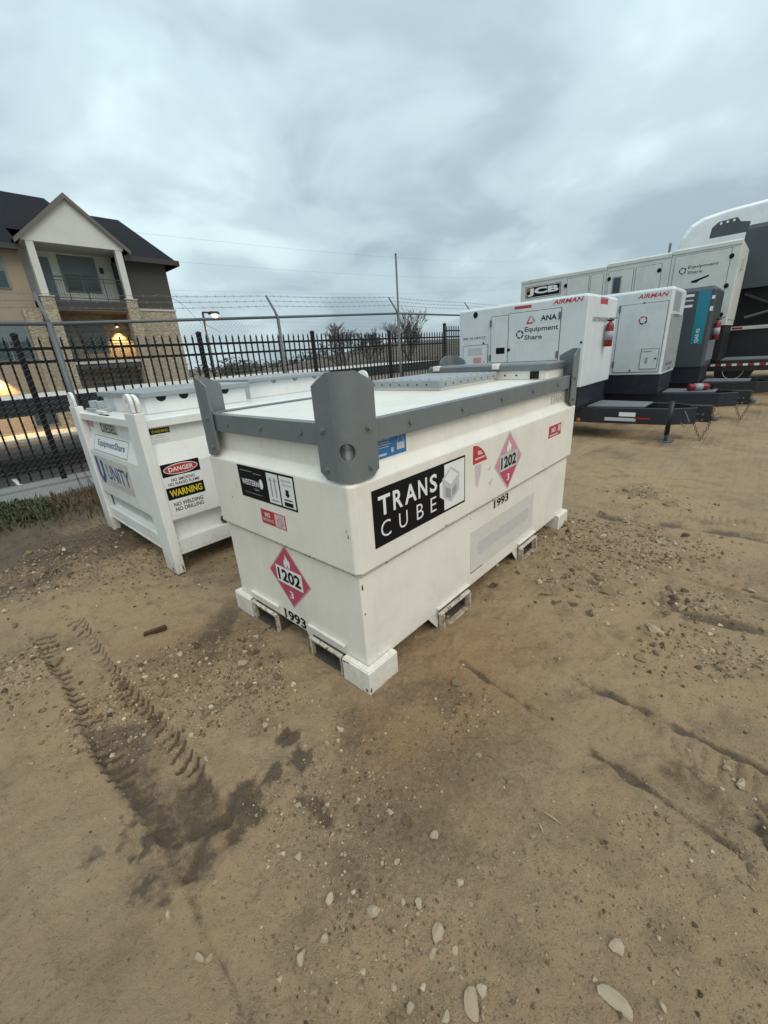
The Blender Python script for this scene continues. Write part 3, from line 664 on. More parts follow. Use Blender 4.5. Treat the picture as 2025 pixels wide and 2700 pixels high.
# --- writing on the cube
d = decal('sign_panel', cube, face_y(0.451, 0.0, 0.8165), 0.692, 0.252, 'k_black')
for ch_, lx, lw in (('T', -0.275, 0.074), ('R', -0.19, 0.062), ('A', -0.103, 0.084), ('N', -0.015, 0.066), ('S', 0.068, 0.058)): txt(d, ch_, lx, 0.050, lw, 0.086, 'k_white', bold=0.02, name='letter')
for ch_, lx, lw in (('C', -0.275, 0.062), ('U', -0.16, 0.058), ('B', -0.04, 0.050), ('E', 0.065, 0.046)): txt(d, ch_, lx, -0.055, lw, 0.073, 'k_white', bold=-0.006, name='letter')
poly_part('white_field', [[(0.155, -0.115), (0.338, -0.115), (0.338, 0.116), (0.158, 0.116), (0.158, 0.05), (0.118, 0.03), (0.118, -0.035), (0.155, -0.06)]], 'k_white', d, None, 0.0018, 0.0004)
hx = [(0.215+0.085*math.sin(k*math.pi/3), 0.005+0.092*math.cos(k*math.pi/3)) for k in range(6)]
poly_part('cube_emblem', [hx], 'k_lgrey', d, None, 0.0023, 0.0004)
h2_ = [(0.215+0.072*math.sin(k*math.pi/3), 0.005+0.078*math.cos(k*math.pi/3)) for k in range(6)]
poly_part('cube_emblem', [[h2_[0], h2_[1], (0.215, 0.005), h2_[5]]], 'k_white', d, None, 0.0028, 0.0004)
poly_part('cube_emblem', [[(0.165, 0.005), (0.212, -0.018), (0.212, -0.068), (0.165, -0.045)], [(0.225, -0.02), (0.262, -0.0), (0.262, -0.04), (0.225, -0.06)]], 'k_grey', d, None, 0.0028, 0.0004)
d = decal('sticker', cube, face_y(0.281, 0.0465, 1.089), 0.216, 0.094, 'k_blue')
poly_part('sticker_print', [[(0.045, -0.028), (0.095, -0.028), (0.095, 0.002), (0.045, 0.002)], [(0.047, 0.003), (0.068, 0.041), (0.070, 0.041), (0.0505, 0.003)], [(0.093, 0.003), (0.072, 0.041), (0.070, 0.041), (0.0895, 0.003)]], 'k_lgrey', d, None, 0.0018, 0.0004)
poly_part('sticker_print', [rect(-0.045, 0.028-0.010*i, 0.10-0.02*(i % 2), 0.0028) for i in range(4)] + [rect(-0.05, -0.032, 0.055, 0.009), rect(0.015, -0.022, 0.014, 0.02)], 'k_lgrey', d, None, 0.0018, 0.0004)
def placard(parent, mtx, w_, h_, base, inner, num, fade=False):
    o = poly_part('placard', [[(0, -h_/2), (w_/2, 0), (0, h_/2), (-w_/2, 0)]], inner, parent, mtx, 0.0003, 0.001)
    k = 0.93; poly_part('placard_field', [[(0, -h_/2*k), (w_/2*k, 0), (0, h_/2*k), (-w_/2*k, 0)]], base, o, None, 0.0014, 0.0003)
    if fade: poly_part('placard_field', [[(0, -h_/2*k*0.995), (w_*0.34, -h_*0.10), (-w_*0.34, -h_*0.10)]], 'k_fadered', o, None, 0.00175, 0.0002)
    poly_part('number_panel', [rect(0, 0.0, w_*0.62, h_*0.27)], 'k_white' if not fade else 'k_lgrey', o, None, 0.0021, 0.0003)
    txt(o, num, 0, 0, w_*0.54, h_*0.20, 'k_black', 0.0028, 0.035)
    fl = [(-0.06, 0.15), (-0.085, 0.21), (-0.06, 0.26), (-0.03, 0.295), (-0.035, 0.35), (0.01, 0.31), (0.035, 0.27), (0.06, 0.275), (0.075, 0.22), (0.05, 0.15)]
    poly_part('flame', [[(a*w_, b*h_) for a, b in fl]], 'k_white', o, None, 0.0021, 0.0003)
    poly_part('flame', [[(-0.015*w_, 0.155*h_), (0.02*w_, 0.155*h_), (0.015*w_, 0.215*h_)]], base, o, None, 0.0026, 0.0002)
    txt(o, '3', 0, -h_*0.28, w_*0.09, h_*0.12, 'k_white', 0.0026, 0.02)
    return o
placard(cube, face_y(1.288, 0.0, 0.802), 0.36, 0.362, 'k_palered', 'k_pink', '1202', fade=True)
placard(cube, face_x(0.023, 0.56, 0.404), 0.36, 0.368, 'k_fadered', 'k_palered', '1202')
d = decal('number_sticker', cube, face_x(0.023, 0.567, 0.152), 0.20, 0.072, 'cream'); txt(d, '1993', 0, 0, 0.19, 0.064, 'k_black', bold=0.03)
d = decal('number_sticker', cube, face_y(1.26, 0.023, 0.552), 0.20, 0.060, 'cream'); txt(d, '1993', 0, 0, 0.19, 0.052, 'k_black', bold=0.03)
d = decal('sticker', cube, face_x(0.0, 0.596, 0.896), 0.472, 0.165, 'k_black')
txt(d, 'WESTERN', -0.135, 0.0, 0.155, 0.030, 'k_white', bold=0.02); txt(d, 'GLOBAL', -0.085, -0.030, 0.045, 0.009, 'k_lgrey')
poly_part('emblem', [circle(-0.036, 0.005, 0.016, 12, 0.026)], 'k_white', d, None, 0.0018, 0.0004)
poly_part('sticker_print', [rect(-0.16, 0.058, 0.11, 0.003), rect(-0.06, 0.052, 0.07, 0.003), rect(-0.12, -0.055, 0.16, 0.002)], 'k_grey', d, None, 0.0018, 0.0004)
poly_part('white_panel', [rect(0.068, 0.0, 0.092, 0.146), rect(0.176, 0.0, 0.102, 0.146)], 'k_white', d, None, 0.0018, 0.0004)
arw = lambda x, y0, y1, u=1: [[(x-0.005, y0), (x+0.005, y0), (x+0.005, y1-0.02), (x-0.005, y1-0.02)], [(x-0.013, y1-0.02), (x+0.013, y1-0.02), (x, y1)]]
poly_part('sticker_print', arw(0.052, -0.04, 0.058) + arw(0.086, -0.04, 0.058) + [rect(0.069, -0.058, 0.058, 0.007)], 'k_grey', d, None, 0.0023, 0.0004)
poly_part('sticker_print', [[(0.164, 0.012), (0.188, 0.012), (0.188, -0.010), (0.196, -0.010), (0.176, -0.026), (0.156, -0.010), (0.164, -0.010)], rect(0.176, -0.037, 0.062, 0.006), rect(0.176, -0.058, 0.066, 0.02)], 'k_black', d, None, 0.0023, 0.0004)
poly_part('sticker_print', [rect(0.176, 0.053, 0.074, 0.010), rect(0.176, 0.033, 0.074, 0.008)], 'k_lgrey', d, None, 0.0023, 0.0004)
d = decal('sticker', cube, face_x(0.0, 0.577, 0.7335), 0.206, 0.075, 'k_red')
txt(d, 'NO', -0.045, 0.013, 0.045, 0.024, 'k_white', bold=0.03); txt(d, 'SMOKING', -0.045, -0.014, 0.095, 0.018, 'k_pink', bold=0.02)
poly_part('white_panel', [rect(0.056, 0.0, 0.082, 0.066)], 'k_pink', d, None, 0.0018, 0.0003)
poly_part('prohibition_sign', [arc_band(0.06, -0.003, 0.018, 0.026, 0, math.pi), arc_band(0.06, -0.003, 0.018, 0.026, math.pi, 2*math.pi), [(0.040, 0.011), (0.046, 0.017), (0.080, -0.017), (0.074, -0.023)]], 'k_palered', d, None, 0.0023, 0.0003)
d = decal('sticker', cube, face_y(2.0, 0.0, 0.862), 0.225, 0.082, 'k_red'); txt(d, 'NO', -0.03, 0.008, 0.07, 0.034, 'k_white', bold=0.03)
poly_part('sticker_print', [rect(0.075, 0.008, 0.05, 0.045), rect(-0.02, -0.027, 0.15, 0.010)], 'k_pink', d, None, 0.0018, 0.0003)
d = decal('number_sticker', cube, face_y(2.125, 0.0465, 1.066), 0.25, 0.062, 'cream'); txt(d, '134640', 0, 0, 0.235, 0.048, 'k_grey', bold=0.0)
# half-peeled red sticker
pe = [(0.0, 0.045), (0.04, 0.04), (0.085, 0.018), (0.12, -0.012), (0.15, -0.055), (0.0, -0.055)]
pl_ = poly_part('peeled_sticker', [pe], 'k_red', cube, face_y(0.876, 0.0, 0.925), 0.0003, 0.0012)
poly_part('sticker_print', [[(0.045, 0.01), (0.075, 0.008), (0.10, -0.015), (0.05, -0.012)], [(0.02, -0.026), (0.12, -0.026), (0.128, -0.036), (0.02, -0.036)]], 'k_pink', pl_, None, 0.0018, 0.0003)
poly_part('glue_residue', [[(0.02, -0.06), (0.09, -0.07), (0.08, -0.13), (0.05, -0.20), (0.03, -0.17)], [(0.15, -0.12), (0.2, -0.10), (0.19, -0.13)], [(0.17, -0.2), (0.22, -0.18), (0.2, -0.23)]], 'k_pink', pl_, None, -0.0002, 0.0006)
# large plain plate low on the long side
d = decal('sticker', cube, face_y(1.33, 0.023, 0.33), 0.86, 0.27, 'k_plate'); poly_part('sticker_band', [rect(0, 0.0, 0.70, 0.085)], 'k_band', d, None, 0.0018, 0.0003)
poly_part('sticker_border', [rect(-0.36, -0.131, 0.14, 0.005)], 'k_black', d, None, 0.0018, 0.0003)

# ------------------------------------------------------------------ white tank behind it
Pu = (-1.575, 2.745)
un = thing('fuel_tank', 'white diesel tank with blue lettering, corner lifting lugs and DANGER sign, beside the fence', 'fuel tank', (Pu[0], Pu[1], 0.0), YAW)
UL, UW = 2.26, 1.70
prof = [(0.20, 0.075), (0.375, 0.075), (0.415, 0.012), (0.81, 0.012), (0.962, 0.066), (1.08, 0.066)]
MB().rings(0, UL, 0, UW, prof, 0.01).build('tank_body', 'white', un, bevel=0.005)
MB().rings(0.02, UL-0.02, 0.02, UW-0.02, [(1.0805, 0.0), (1.135, 0.0), (1.14, 0.01)], 0.006).build('top_rim', 'white', un, bevel=0.004)
for (x0, x1, y0, y1) in ((0.02, 0.10, 0.205, UW-0.205), (UL-0.10, UL-0.02, 0.205, UW-0.205), (0.065, UL-0.065, 0.02, 0.10), (0.065, UL-0.065, UW-0.10, UW-0.02)):
    MB().box(x0, x1, y0, y1, 0.135, 0.155).box(x0+0.004, x1-0.004, y0, y1, 0.1555, 0.255).build('base_rail', 'white', un, bevel=0.004)
lugp = [(-0.075, 0), (0.075, 0), (0.075, 0.06)] + [(0.075*math.cos(a), 0.06+0.062*math.sin(a)) for a in [math.pi*i/8 for i in range(1, 8)]] + [(-0.075, 0.06)]
def lug(x, y, rx):
    o = MB()
    ang = [math.pi*2*i/14 for i in range(14)]
    outer = lugp; 
    # plate with a round eye: a ring of quads between eye and outline
    n = 28; V = []; F = []
    def outl(t):
        dx, dz = math.cos(t), math.sin(t); best = 1e9
        for (a, b), (c, d_) in zip(outer, outer[1:]+outer[:1]):
            a2, b2, c2, d2 = a, b-0.062, c, d_-0.062
            den_ = dx*(d2-b2)-dz*(c2-a2)
            if abs(den_) < 1e-9: continue
            k = (a2*(d2-b2)-b2*(c2-a2))/den_; u = (dx*b2-dz*a2)/(-den_) if False else None
            px, pz = dx*k, dz*k
            if k > 0 and min(a2, c2)-1e-6 <= px <= max(a2, c2)+1e-6 and min(b2, d2)-1e-6 <= pz <= max(b2, d2)+1e-6: best = min(best, k)
        return (dx*best, dz*best)
    for th in (-0.011, 0.011):
        for i in range(n):
            t = 2*math.pi*i/n; V.append((th, 0.022*math.cos(t), 0.062+0.022*math.sin(t)))
        for i in range(n):
            t = 2*math.pi*i/n; p = outl(t); V.append((th, p[0], 0.062+p[1]))
    for i in range(n):
        j = (i+1) % n
        F += [(i, j, n+j, n+i), (2*n+i, 2*n+j, 3*n+j, 3*n+i), (i, j, 2*n+j, 2*n+i), (n+i, n+j, 3*n+j, 3*n+i)]
    o.add(V, F); ob = o.build('lifting_lug', 'white_dirty', un); ob.location = (x, y, 1.19); ob.rotation_euler.z = rx; return ob
for (x0, y0) in ((0, 0), (UL-0.065, 0), (0, UW-0.20), (UL-0.065, UW-0.20)):
    MB().box(x0, x0+0.065, y0, y0+0.20, 0.0, 1.188).build('corner_post', 'white', un, bevel=0.006)
    l1 = lug(x0+0.018, y0+0.10, 0.0); l2 = lug(x0+0.047, y0+0.10, 0.0) if (x0 == 0 and y0 == 0) else None
    if l2: l2.scale = (1, 1.25, 0.95); l1.scale = (1, 0.85, 1.0)
# raised spill boxes with grey lids
sb = MB().box(0.20, 1.02, 0.35, 1.35, 1.1405, 1.262).build('spill_box', 'white', un, bevel=0.006)
MB().box(0.17, 1.05, 0.31, 1.39, 1.2625, 1.300).build('box_lid', 'lid_grey', sb, bevel=0.005)
for i in range(4):
    poly_part('cutout', [circle(0.32+0.17*i-0.10, 1.2615, 0.038, 10, None, math.pi, 2*math.pi)], 'dark', sb, face_y(0.10, 0.35, 0.0), 0.0003, 0.001)
sb2 = MB().box(1.18, 2.10, 0.55, 1.40, 1.1405, 1.285).build('spill_box', 'white', un, bevel=0.006)
MB().box(1.15, 2.13, 0.50, 1.44, 1.2855, 1.315).build('box_lid', 'lid_grey', sb2, bevel=0.005)
for i in range(3):
    poly_part('cutout', [circle(0.2+0.25*i, 1.285, 0.03, 10, None, math.pi, 2*math.pi)], 'k_grey', sb2, face_y(1.25, 0.55, 0.0), 0.0003, 0.001)
MB().box(0.06, 0.16, 1.05, 1.40, 1.1405, 1.175).box(0.08, 0.14, 1.10, 1.15, 1.1755, 1.235).box(0.08, 0.14, 1.30, 1.35, 1.1755, 1.235).build('latch', 'steel', un, bevel=0.004)
MB().box(0.035, 0.06, 0.80, 1.02, 1.1405, 1.170).build('latch', 'white_dirty', un, bevel=0.004)
MB().box(0.03, 0.05, 0.72, 0.92, 1.1405, 1.147).build('dark_slot', 'dark', un)
MB().lathe([(0.03, 0.0), (0.03, 0.09)], (0.47, 0.03, 0.285), axis='y', n=10).build('drain_plug', 'rust', un)
# writing
tl = math.atan2(0.054, 0.152)
d = decal('sticker', un, face_x(0.066, 1.44, 1.035), 0.20, 0.05, 'k_palered')
d = decal('number_sticker', un, face_x(0.066, 0.93, 1.022), 0.44, 0.085, 'white'); txt(d, 'DIESEL', 0, 0.0, 0.40, 0.072, 'k_dgrey', bold=0.02)
d = decal('sign_panel', un, face_x(0.0385, 0.918, 0.887, -tl), 0.89, 0.142, 'k_white')
txt(d, 'EquipmentShare', 0.02, 0.0, 0.70, 0.072, 'k_navy', bold=0.02); poly_part('sticker_border', [rect(0, 0.066, 0.88, 0.008), rect(0, -0.066, 0.88, 0.008), rect(-0.436, 0, 0.008, 0.14), rect(0.436, 0, 0.008, 0.14)], 'k_grey', d, None, 0.0018, 0.0004)
d = decal('sign_panel', un, face_x(0.012, 0.965, 0.645), 0.90, 0.26, 'white')
shp = [(-0.44, 0.115), (-0.37, 0.115), (-0.37, -0.03), (-0.335, -0.075), (-0.30, -0.03), (-0.30, 0.10), (-0.235, 0.09), (-0.235, -0.05), (-0.30, -0.118), (-0.36, -0.118), (-0.44, -0.05)]
poly_part('emblem', [shp], 'k_navy', d, None, 0.0018, 0.0004); txt(d, 'UNITY', 0.13, 0.005, 0.58, 0.135, 'k_navy', bold=0.015); txt(d, 'FUEL SOLUTIONS', 0.15, -0.095, 0.52, 0.030, 'k_lgrey')
d = decal('number_sticker', un, face_x(0.075, 1.0, 0.318), 0.98, 0.085, 'white'); txt(d, 'US 572 TESTED', 0, 0, 0.90, 0.062, 'k_lgrey', bold=0.02)
d = decal('warning_sign', un, face_y(0.152, 0.066, 1.020), 0.135, 0.098, 'k_white')
poly_part('sign_band', [rect(0, 0.030, 0.135, 0.038)], 'k_black', d, None, 0.0018, 0.0003); txt(d, 'WARNING', 0, 0.030, 0.115, 0.022, 'k_yellow', 0.0026, 0.02)
poly_part('sticker_print', [rect(0, -0.002, 0.05, 0.005), rect(0, -0.014, 0.08, 0.004), rect(0, -0.030, 0.115, 0.004), rect(0, -0.040, 0.10, 0.004)], 'k_lgrey', d, None, 0.0018, 0.0003)
d = decal('danger_sign', un, face_y(0.212, 0.012, 0.635), 0.272, 0.382, 'k_white')
poly_part('sign_band', [rect(0, 0.145, 0.272, 0.092), rect(0, -0.025, 0.272, 0.088)], 'k_black', d, None, 0.0018, 0.0003)
poly_part('danger_oval', [circle(0, 0.145, 0.122, 28, 0.038)], 'k_white', d, None, 0.0023, 0.0003); poly_part('danger_oval', [circle(0, 0.145, 0.117, 28, 0.033)], 'k_red', d, None, 0.0028, 0.0003)
txt(d, 'DANGER', 0, 0.145, 0.175, 0.032, 'k_white', 0.0036, 0.02); txt(d, 'NO SMOKING\nNO NAKED FLAME', 0, 0.056, 0.225, 0.052, 'k_black', bold=0.015)
txt(d, 'WARNING', 0, -0.025, 0.235, 0.052, 'k_yellow', 0.0026, 0.03); txt(d, 'NO WELDING\nNO DRILLING', 0, -0.128, 0.215, 0.068, 'k_black', bold=0.02)
chip(un, face_x(0.0, 0.06, 0.03), 0.03, 0.035, 3); chip(un, face_y(0.05, 0.0, 0.04), 0.012, 0.05, 4)

# ------------------------------------------------------------------ fences and retaining wall
rw = thing('retaining_wall', 'low grey concrete wall under the black picket fence', 'wall', yard(0, 0), YAW)
MB().box(-16, 34, WALL_D0+0.45, WALL_D1, -1.35, 0.075).build('wall_body', 'concrete', rw, bevel=0.015)
MB().box(-16, 34, WALL_D0-0.15, WALL_D0+0.447, -0.25, 0.045).build('footing_slab', 'concrete', rw, bevel=0.02)
of = thing('picket_fence', 'black metal picket fence with spear tips on the concrete wall', 'fence', yard(0, 7.35, 0.07), YAW)
PS = 2.43
post_me = withmat(MB().box(-0.032, 0.032, -0.032, 0.032, 0, 1.90).rings(-0.038, 0.038, -0.038, 0.038, [(1.9, 0), (1.925, 0), (1.945, 0.03)], 0.004).mesh('post'), 'fence')
pk = MB().box(-0.0105, 0.0105, -0.0105, 0.0105, 0.05, 1.82)
pk.rings(-0.0125, 0.0125, -0.0125, 0.0125, [(1.82, 0.002), (1.84, 0.0), (1.895, 0.011)], 0.001)
pk_me = withmat(pk.mesh('picket'), 'fence')
rl_me = withmat(MB().box(0.034, PS-0.034, -0.017, 0.017, -0.018, 0.018).mesh('rail'), 'fence')
for k in range(-3, 9):
    s0 = 1.08+PS*k; z0 = 0.0 if k < 4 else 0.17
    link('post', post_me, of, (s0, 0, 0), (0, 0, 0), (1, 1, 1 + (0.09 if k >= 4 else 0)))
    for zr in (0.20, 1.58, 1.745): link('rail', rl_me, of, (s0, 0, zr+z0))
    for i in range(1, 20): link('picket', pk_me, of, (s0+PS*i/20, 0, z0))
cf = thing('chain_link_fence', 'galvanised chain link fence topped with barbed wire on angled arms', 'fence', yard(0, 6.4, 0), YAW)
CPOST = [(-4.8, 2.02), (-1.75, 2.03), (1.30, 2.04), (4.48, 2.16), (7.62, 2.28), (10.75, 2.29), (13.9, 2.30), (17.0, 2.30)]
for (s_, h_) in CPOST:
    MB().tube([(s_, 0, -0.2), (s_, 0, h_)], 0.034 if abs(s_-1.3) < .1 else 0.027, 10).build('post', 'galv', cf, smooth=True)
    MB().tube([(s_, 0, h_-0.02), (s_, 0.06, h_+0.09), (s_, 0.25, h_+0.34)], [0.022, 0.02, 0.016], 8).build('barb_arm', 'galv', cf, smooth=True)
for (a, b) in zip(CPOST[:-1], CPOST[1:]):
    MB().tube([(a[0], 0, a[1]-0.01), (b[0], 0, b[1]-0.01)], 0.021, 8).build('top_rail', 'galv', cf, smooth=True)
    for j in range(3):
        t = (j+1)/3.0
        pts = [(a[0]+(b[0]-a[0])*u/8, 0.06+0.19*t, a[1]+(b[1]-a[1])*u/8+0.09+0.25*t-0.02*math.sin(math.pi*u/8)) for u in range(9)]
        m = MB().tube(pts, 0.0026, 4)
        for q_ in range(1, 21):
            u = q_/21*8; i = int(u); f_ = u-i; p = Vector(pts[i]).lerp(Vector(pts[min(i+1, 8)]), f_)
            m.tube([p+Vector((0.012, 0.01, 0.022)), p+Vector((-0.012, -0.01, -0.022))], 0.0018, 3); m.tube([p+Vector((-0.012, 0.012, 0.018)), p+Vector((0.012, -0.012, -0.018))], 0.0018, 3)
        m.build('barbed_wire', 'wire', cf)
# loose loop of barbed wire
MB().tube([(2.6+0.5*t, 0.2+0.05*math.sin(6*t), 2.40+0.05*math.sin(4*t)-0.16*t*t) for t in [i/10 for i in range(19)]], 0.003, 4).build('barbed_wire', 'wire', cf)
# woven diamonds: every wire zig-zags from bottom to top
V = []; F = []; pitch = 0.062; half = pitch/2; n_ = 0
def topz(s_):
    for a, b in zip(CPOST[:-1], CPOST[1:]):
        if a[0] <= s_ <= b[0]: return a[1]+(b[1]-a[1])*(s_-a[0])/(b[0]-a[0])
    return 2.0
s_ = -4.7
while s_ < 13.8:
    tz = topz(s_)-0.03; k = 0; z_ = 0.04; r_ = 0.0019; prev = None
    while z_ < tz:
        x_ = s_ + (half if k % 2 else -half)*1.02
        y_ = 0.004 if k % 2 else -0.004
        o = len(V); V += [(x_-r_, y_, z_), (x_+r_, y_-r_, z_), (x_+r_, y_+r_, z_)]
        if prev is not None:
            for j in range(3): F.append((prev+j, prev+(j+1) % 3, o+(j+1) % 3, o+j))
        prev = o; z_ += half; k += 1
    s_ += pitch
mm = MB(); mm.v = V; mm.f = F
o = mm.build('wire_mesh', 'wire', cf); o['kind'] = 'stuff'
# tall thin pole standing by the fence
po = thing('metal_pole', 'tall thin bare metal pole rising beside the fence', 'pole', yard(7.9, 6.62, -0.1), YAW)
MB().tube([(0, 0, 0), (0, 0, 3.55)], 0.021, 10).build('shaft', 'galv', po, smooth=True); MB().lathe([(0.023, 3.55), (0.023, 3.57), (0.01, 3.58)], n=10).build('cap', 'galv', po)

# ------------------------------------------------------------------ carport in front of the apartments
cp = thing('carport', 'long low carport with pale roof and black fascia beyond the fences', 'carport', yard(0, 0), YAW)
MB().box(-26, 21.8, 15.04, 20.2, 0.90, 0.955).build('roof', 'roof_pale', cp)
MB().box(-26, 21.8, 15.0, 15.038, 0.50, 0.96).build('fascia', 'black', cp); MB().box(21.802, 21.83, 15.0, 20.2, 0.50, 0.96).build('fascia', 'black', cp)
MB().box(-26, 21.8, 20.202, 20.24, 0.55, 0.965).build('fascia', 'black', cp)
for k in range(9): MB().box(-24.6+5.7*k, -24.45+5.7*k, 17.5, 17.65, LOT, 0.899).build('post', 'black', cp)

# ------------------------------------------------------------------ apartment building
HD = 27.0
hs = thing('apartment_house', 'three-storey beige stone apartment house with dark roof and white gabled balcony', 'building', yard(0, HD, LOT), YAW)
z0 = -LOT      # heights below are given in yard z, so add z0
def hb(name, mat, x0, x1, y0, y1, za, zb, parent=hs, bevel=0): return MB().box(x0, x1, y0, y1, za+z0, zb+z0).build(name, mat, parent, bevel=bevel)
EAVE = 7.08
hb('wall', 'h_beige', -16, 5.20, 0, 12, LOT, EAVE)                       # long beige wing
hb('wall', 'h_stone', 9.42, 11.78, 0.0, 12, LOT, 4.70)                   # stone corner
hb('wall', 'h_dark', 9.42, 11.75, 0.02, 12, 4.702, EAVE)                 # charcoal siding above
hb('string_course', 'coping', 9.42, 11.82, -0.05, 0.0-0.002, 4.62, 4.72)
hb('wall', 'h_white', 5.20, 9.42, 1.2, 12, 4.98, EAVE+0.3)                   # back of the top balcony
hb('wall', 'h_stone', 5.20, 9.42, 1.21, 12, LOT, 4.55)
hb('wall', 'h_dark', 9.36, 9.419, 0.2, 1.19, 4.98, EAVE)
hb('balcony_slab', 'h_fascia', 5.30, 9.30, -0.55, 1.19, 4.552, 4.97)
hb('balcony_slab', 'h_fascia', 5.30, 9.30, -0.55, 1.2, 1.70, 2.02); hb('balcony_edge', 'coping', 5.30, 9.30, -0.60, -0.552, 1.98, 2.10)
hb('soffit', 'h_beige', 5.35, 9.25, -0.5, 1.2, 4.50, 4.55)
# gable front on two white posts
A_ = (7.45, 9.42)
MB().prism([(5.30, 7.35+z0), (9.52, 7.35+z0), (9.52, 7.55+z0), (A_[0], A_[1]+z0-0.07), (5.30, 7.55+z0)], 'y', -0.62, -0.45).build('gable', 'h_white', hs)
MB().prism([(5.30, 7.35+z0), (9.52, 7.35+z0), (9.52, 7.42+z0), (5.30, 7.42+z0)], 'y', -0.449, 1.19).build('balcony_ceiling', 'h_trim', hs)
for x_ in (5.45, 9.12):
    hb('post', 'h_trim', x_, x_+0.30, -0.60, -0.30, 5.10, 7.35)
    hb('pier', 'h_stone', x_-0.12, x_+0.42, -0.72, -0.18, LOT, 5.06); hb('pier_cap', 'coping', x_-0.16, x_+0.46, -0.76, -0.14, 5.062, 5.10)
rg = MB(); 
for sgn, xe in ((-1, 5.02), (1, 9.80)):
    rg.prism([(A_[0], A_[1]+z0-0.06), (xe, 7.30+z0), (xe, 7.38+z0), (A_[0], A_[1]+z0+0.04)], 'y', -0.74, 6.0)
rg.build('gable_roof', 'shingle', hs)
MT['h_rake'] = flat('grey-brown rake board', (0.14, 0.125, 0.105), 0.7)
for xe in (5.02, 9.80): MB().prism([(A_[0], A_[1]+z0-0.20), (xe, 7.16+z0), (xe, 7.36+z0), (A_[0], A_[1]+z0+0.02)], 'y', -0.80, -0.742).build('rake_board', 'h_rake', hs)
# main roofs
ze = EAVE+z0; zn = ze+1.8/6.55*3.97
MB().add([(-16.5, -0.55, ze), (5.25, -0.55, ze), (5.25, 1.25, zn), (9.0, 1.25, zn), (8.35, 6, 11.05+z0), (-16.5, 6, 11.05+z0), (9.2, 12.55, ze), (-16.5, 12.55, ze)],
         [(0, 1, 2, 3, 4, 5), (3, 6, 4), (6, 7, 5, 4), (7, 0, 5)]).build('roof', 'shingle', hs)
zf_ = ze+0.02; zn2 = zf_+1.75/6.5*(10.55-EAVE-0.02)
MB().add([(9.45, -0.5, zf_), (12.30, -0.5, zf_), (12.05, 6, 10.55+z0), (7.0, 6, 10.55+z0), (7.0, 1.25, zn2), (9.45, 1.25, zn2), (12.30, 12.5, zf_), (7.0, 12.5, zf_)],
         [(0, 1, 2, 3, 4, 5), (1, 6, 2), (6, 7, 3, 2)]).build('roof', 'shingle', hs)
hb('soffit', 'h_fascia', -16, 5.2, -0.55, -0.002, EAVE-0.06, EAVE-0.01); hb('soffit', 'h_fascia', 9.53, 12.30, -0.499, -0.002, EAVE-0.06, EAVE-0.01)
hb('gutter', 'h_fascia', 9.5, 12.34, -0.56, -0.5-0.002, EAVE-0.14, EAVE+0.10); hb('gutter', 'h_fascia', -16, 5.2, -0.61, -0.552, EAVE-0.14, EAVE+0.08)
hb('rake_board', 'h_fascia', 12.302, 12.36, -0.56, 12.5, EAVE-0.16, EAVE+0.04)
def window(x0, x1, za, zb, y, mull=1):
    w_ = hb('window', 'h_frame', x0-0.05, x1+0.05, y-0.06, y-0.002, za-0.05, zb+0.05)
    n = mull+1; wd = (x1-x0)/n
    for i in range(n):
        a, b_ = x0+wd*i+0.025, x0+wd*(i+1)-0.025; mid = za+(zb-za)*0.5
        hb('pane', 'glass', a, b_, y-0.075, y-0.0605, za, mid-0.02, w_); hb('pane', 'shade', a, b_, y-0.075, y-0.0605, mid+0.02, zb, w_)
    return w_
window(6.98, 8.52, 5.62, 7.2, 1.2); dr = hb('door', 'h_trim', 5.88, 6.60, 1.13, 1.198, 4.98, 7.15); hb('pane', 'shade', 5.96, 6.52, 1.11, 1.129, 5.1, 7.07, dr)
window(6.92, 8.12, 2.66, 4.06, 1.2); dr = hb('door', 'h_frame', 5.88, 6.60, 1.13, 1.198, 2.03, 4.1); hb('pane', 'shade', 5.96, 6.52, 1.11, 1.129, 2.15, 4.02, dr)
window(7.0, 8.45, -0.7, 0.9, 1.2)
window(3.05, 4.45, 5.45, 7.0-0.2, 0.0); window(2.85, 4.5, 2.35, 4.0, 0.0); window(0.0, 1.4, 5.45, 6.8, 0.0); window(0.0, 1.4, 2.35, 4.0, 0.0); window(3.6, 4.55, -0.75, 0.8, 0.0); window(-0.8, 0.7, -0.75, 0.8, 0.0)
hb('stone_base', 'h_stone', -16, 5.20, -0.09, -0.002, LOT, -0.95)
hb('stone_base', 'h_stone', 4.6, 5.29, -0.13, -0.092, LOT, 4.6)
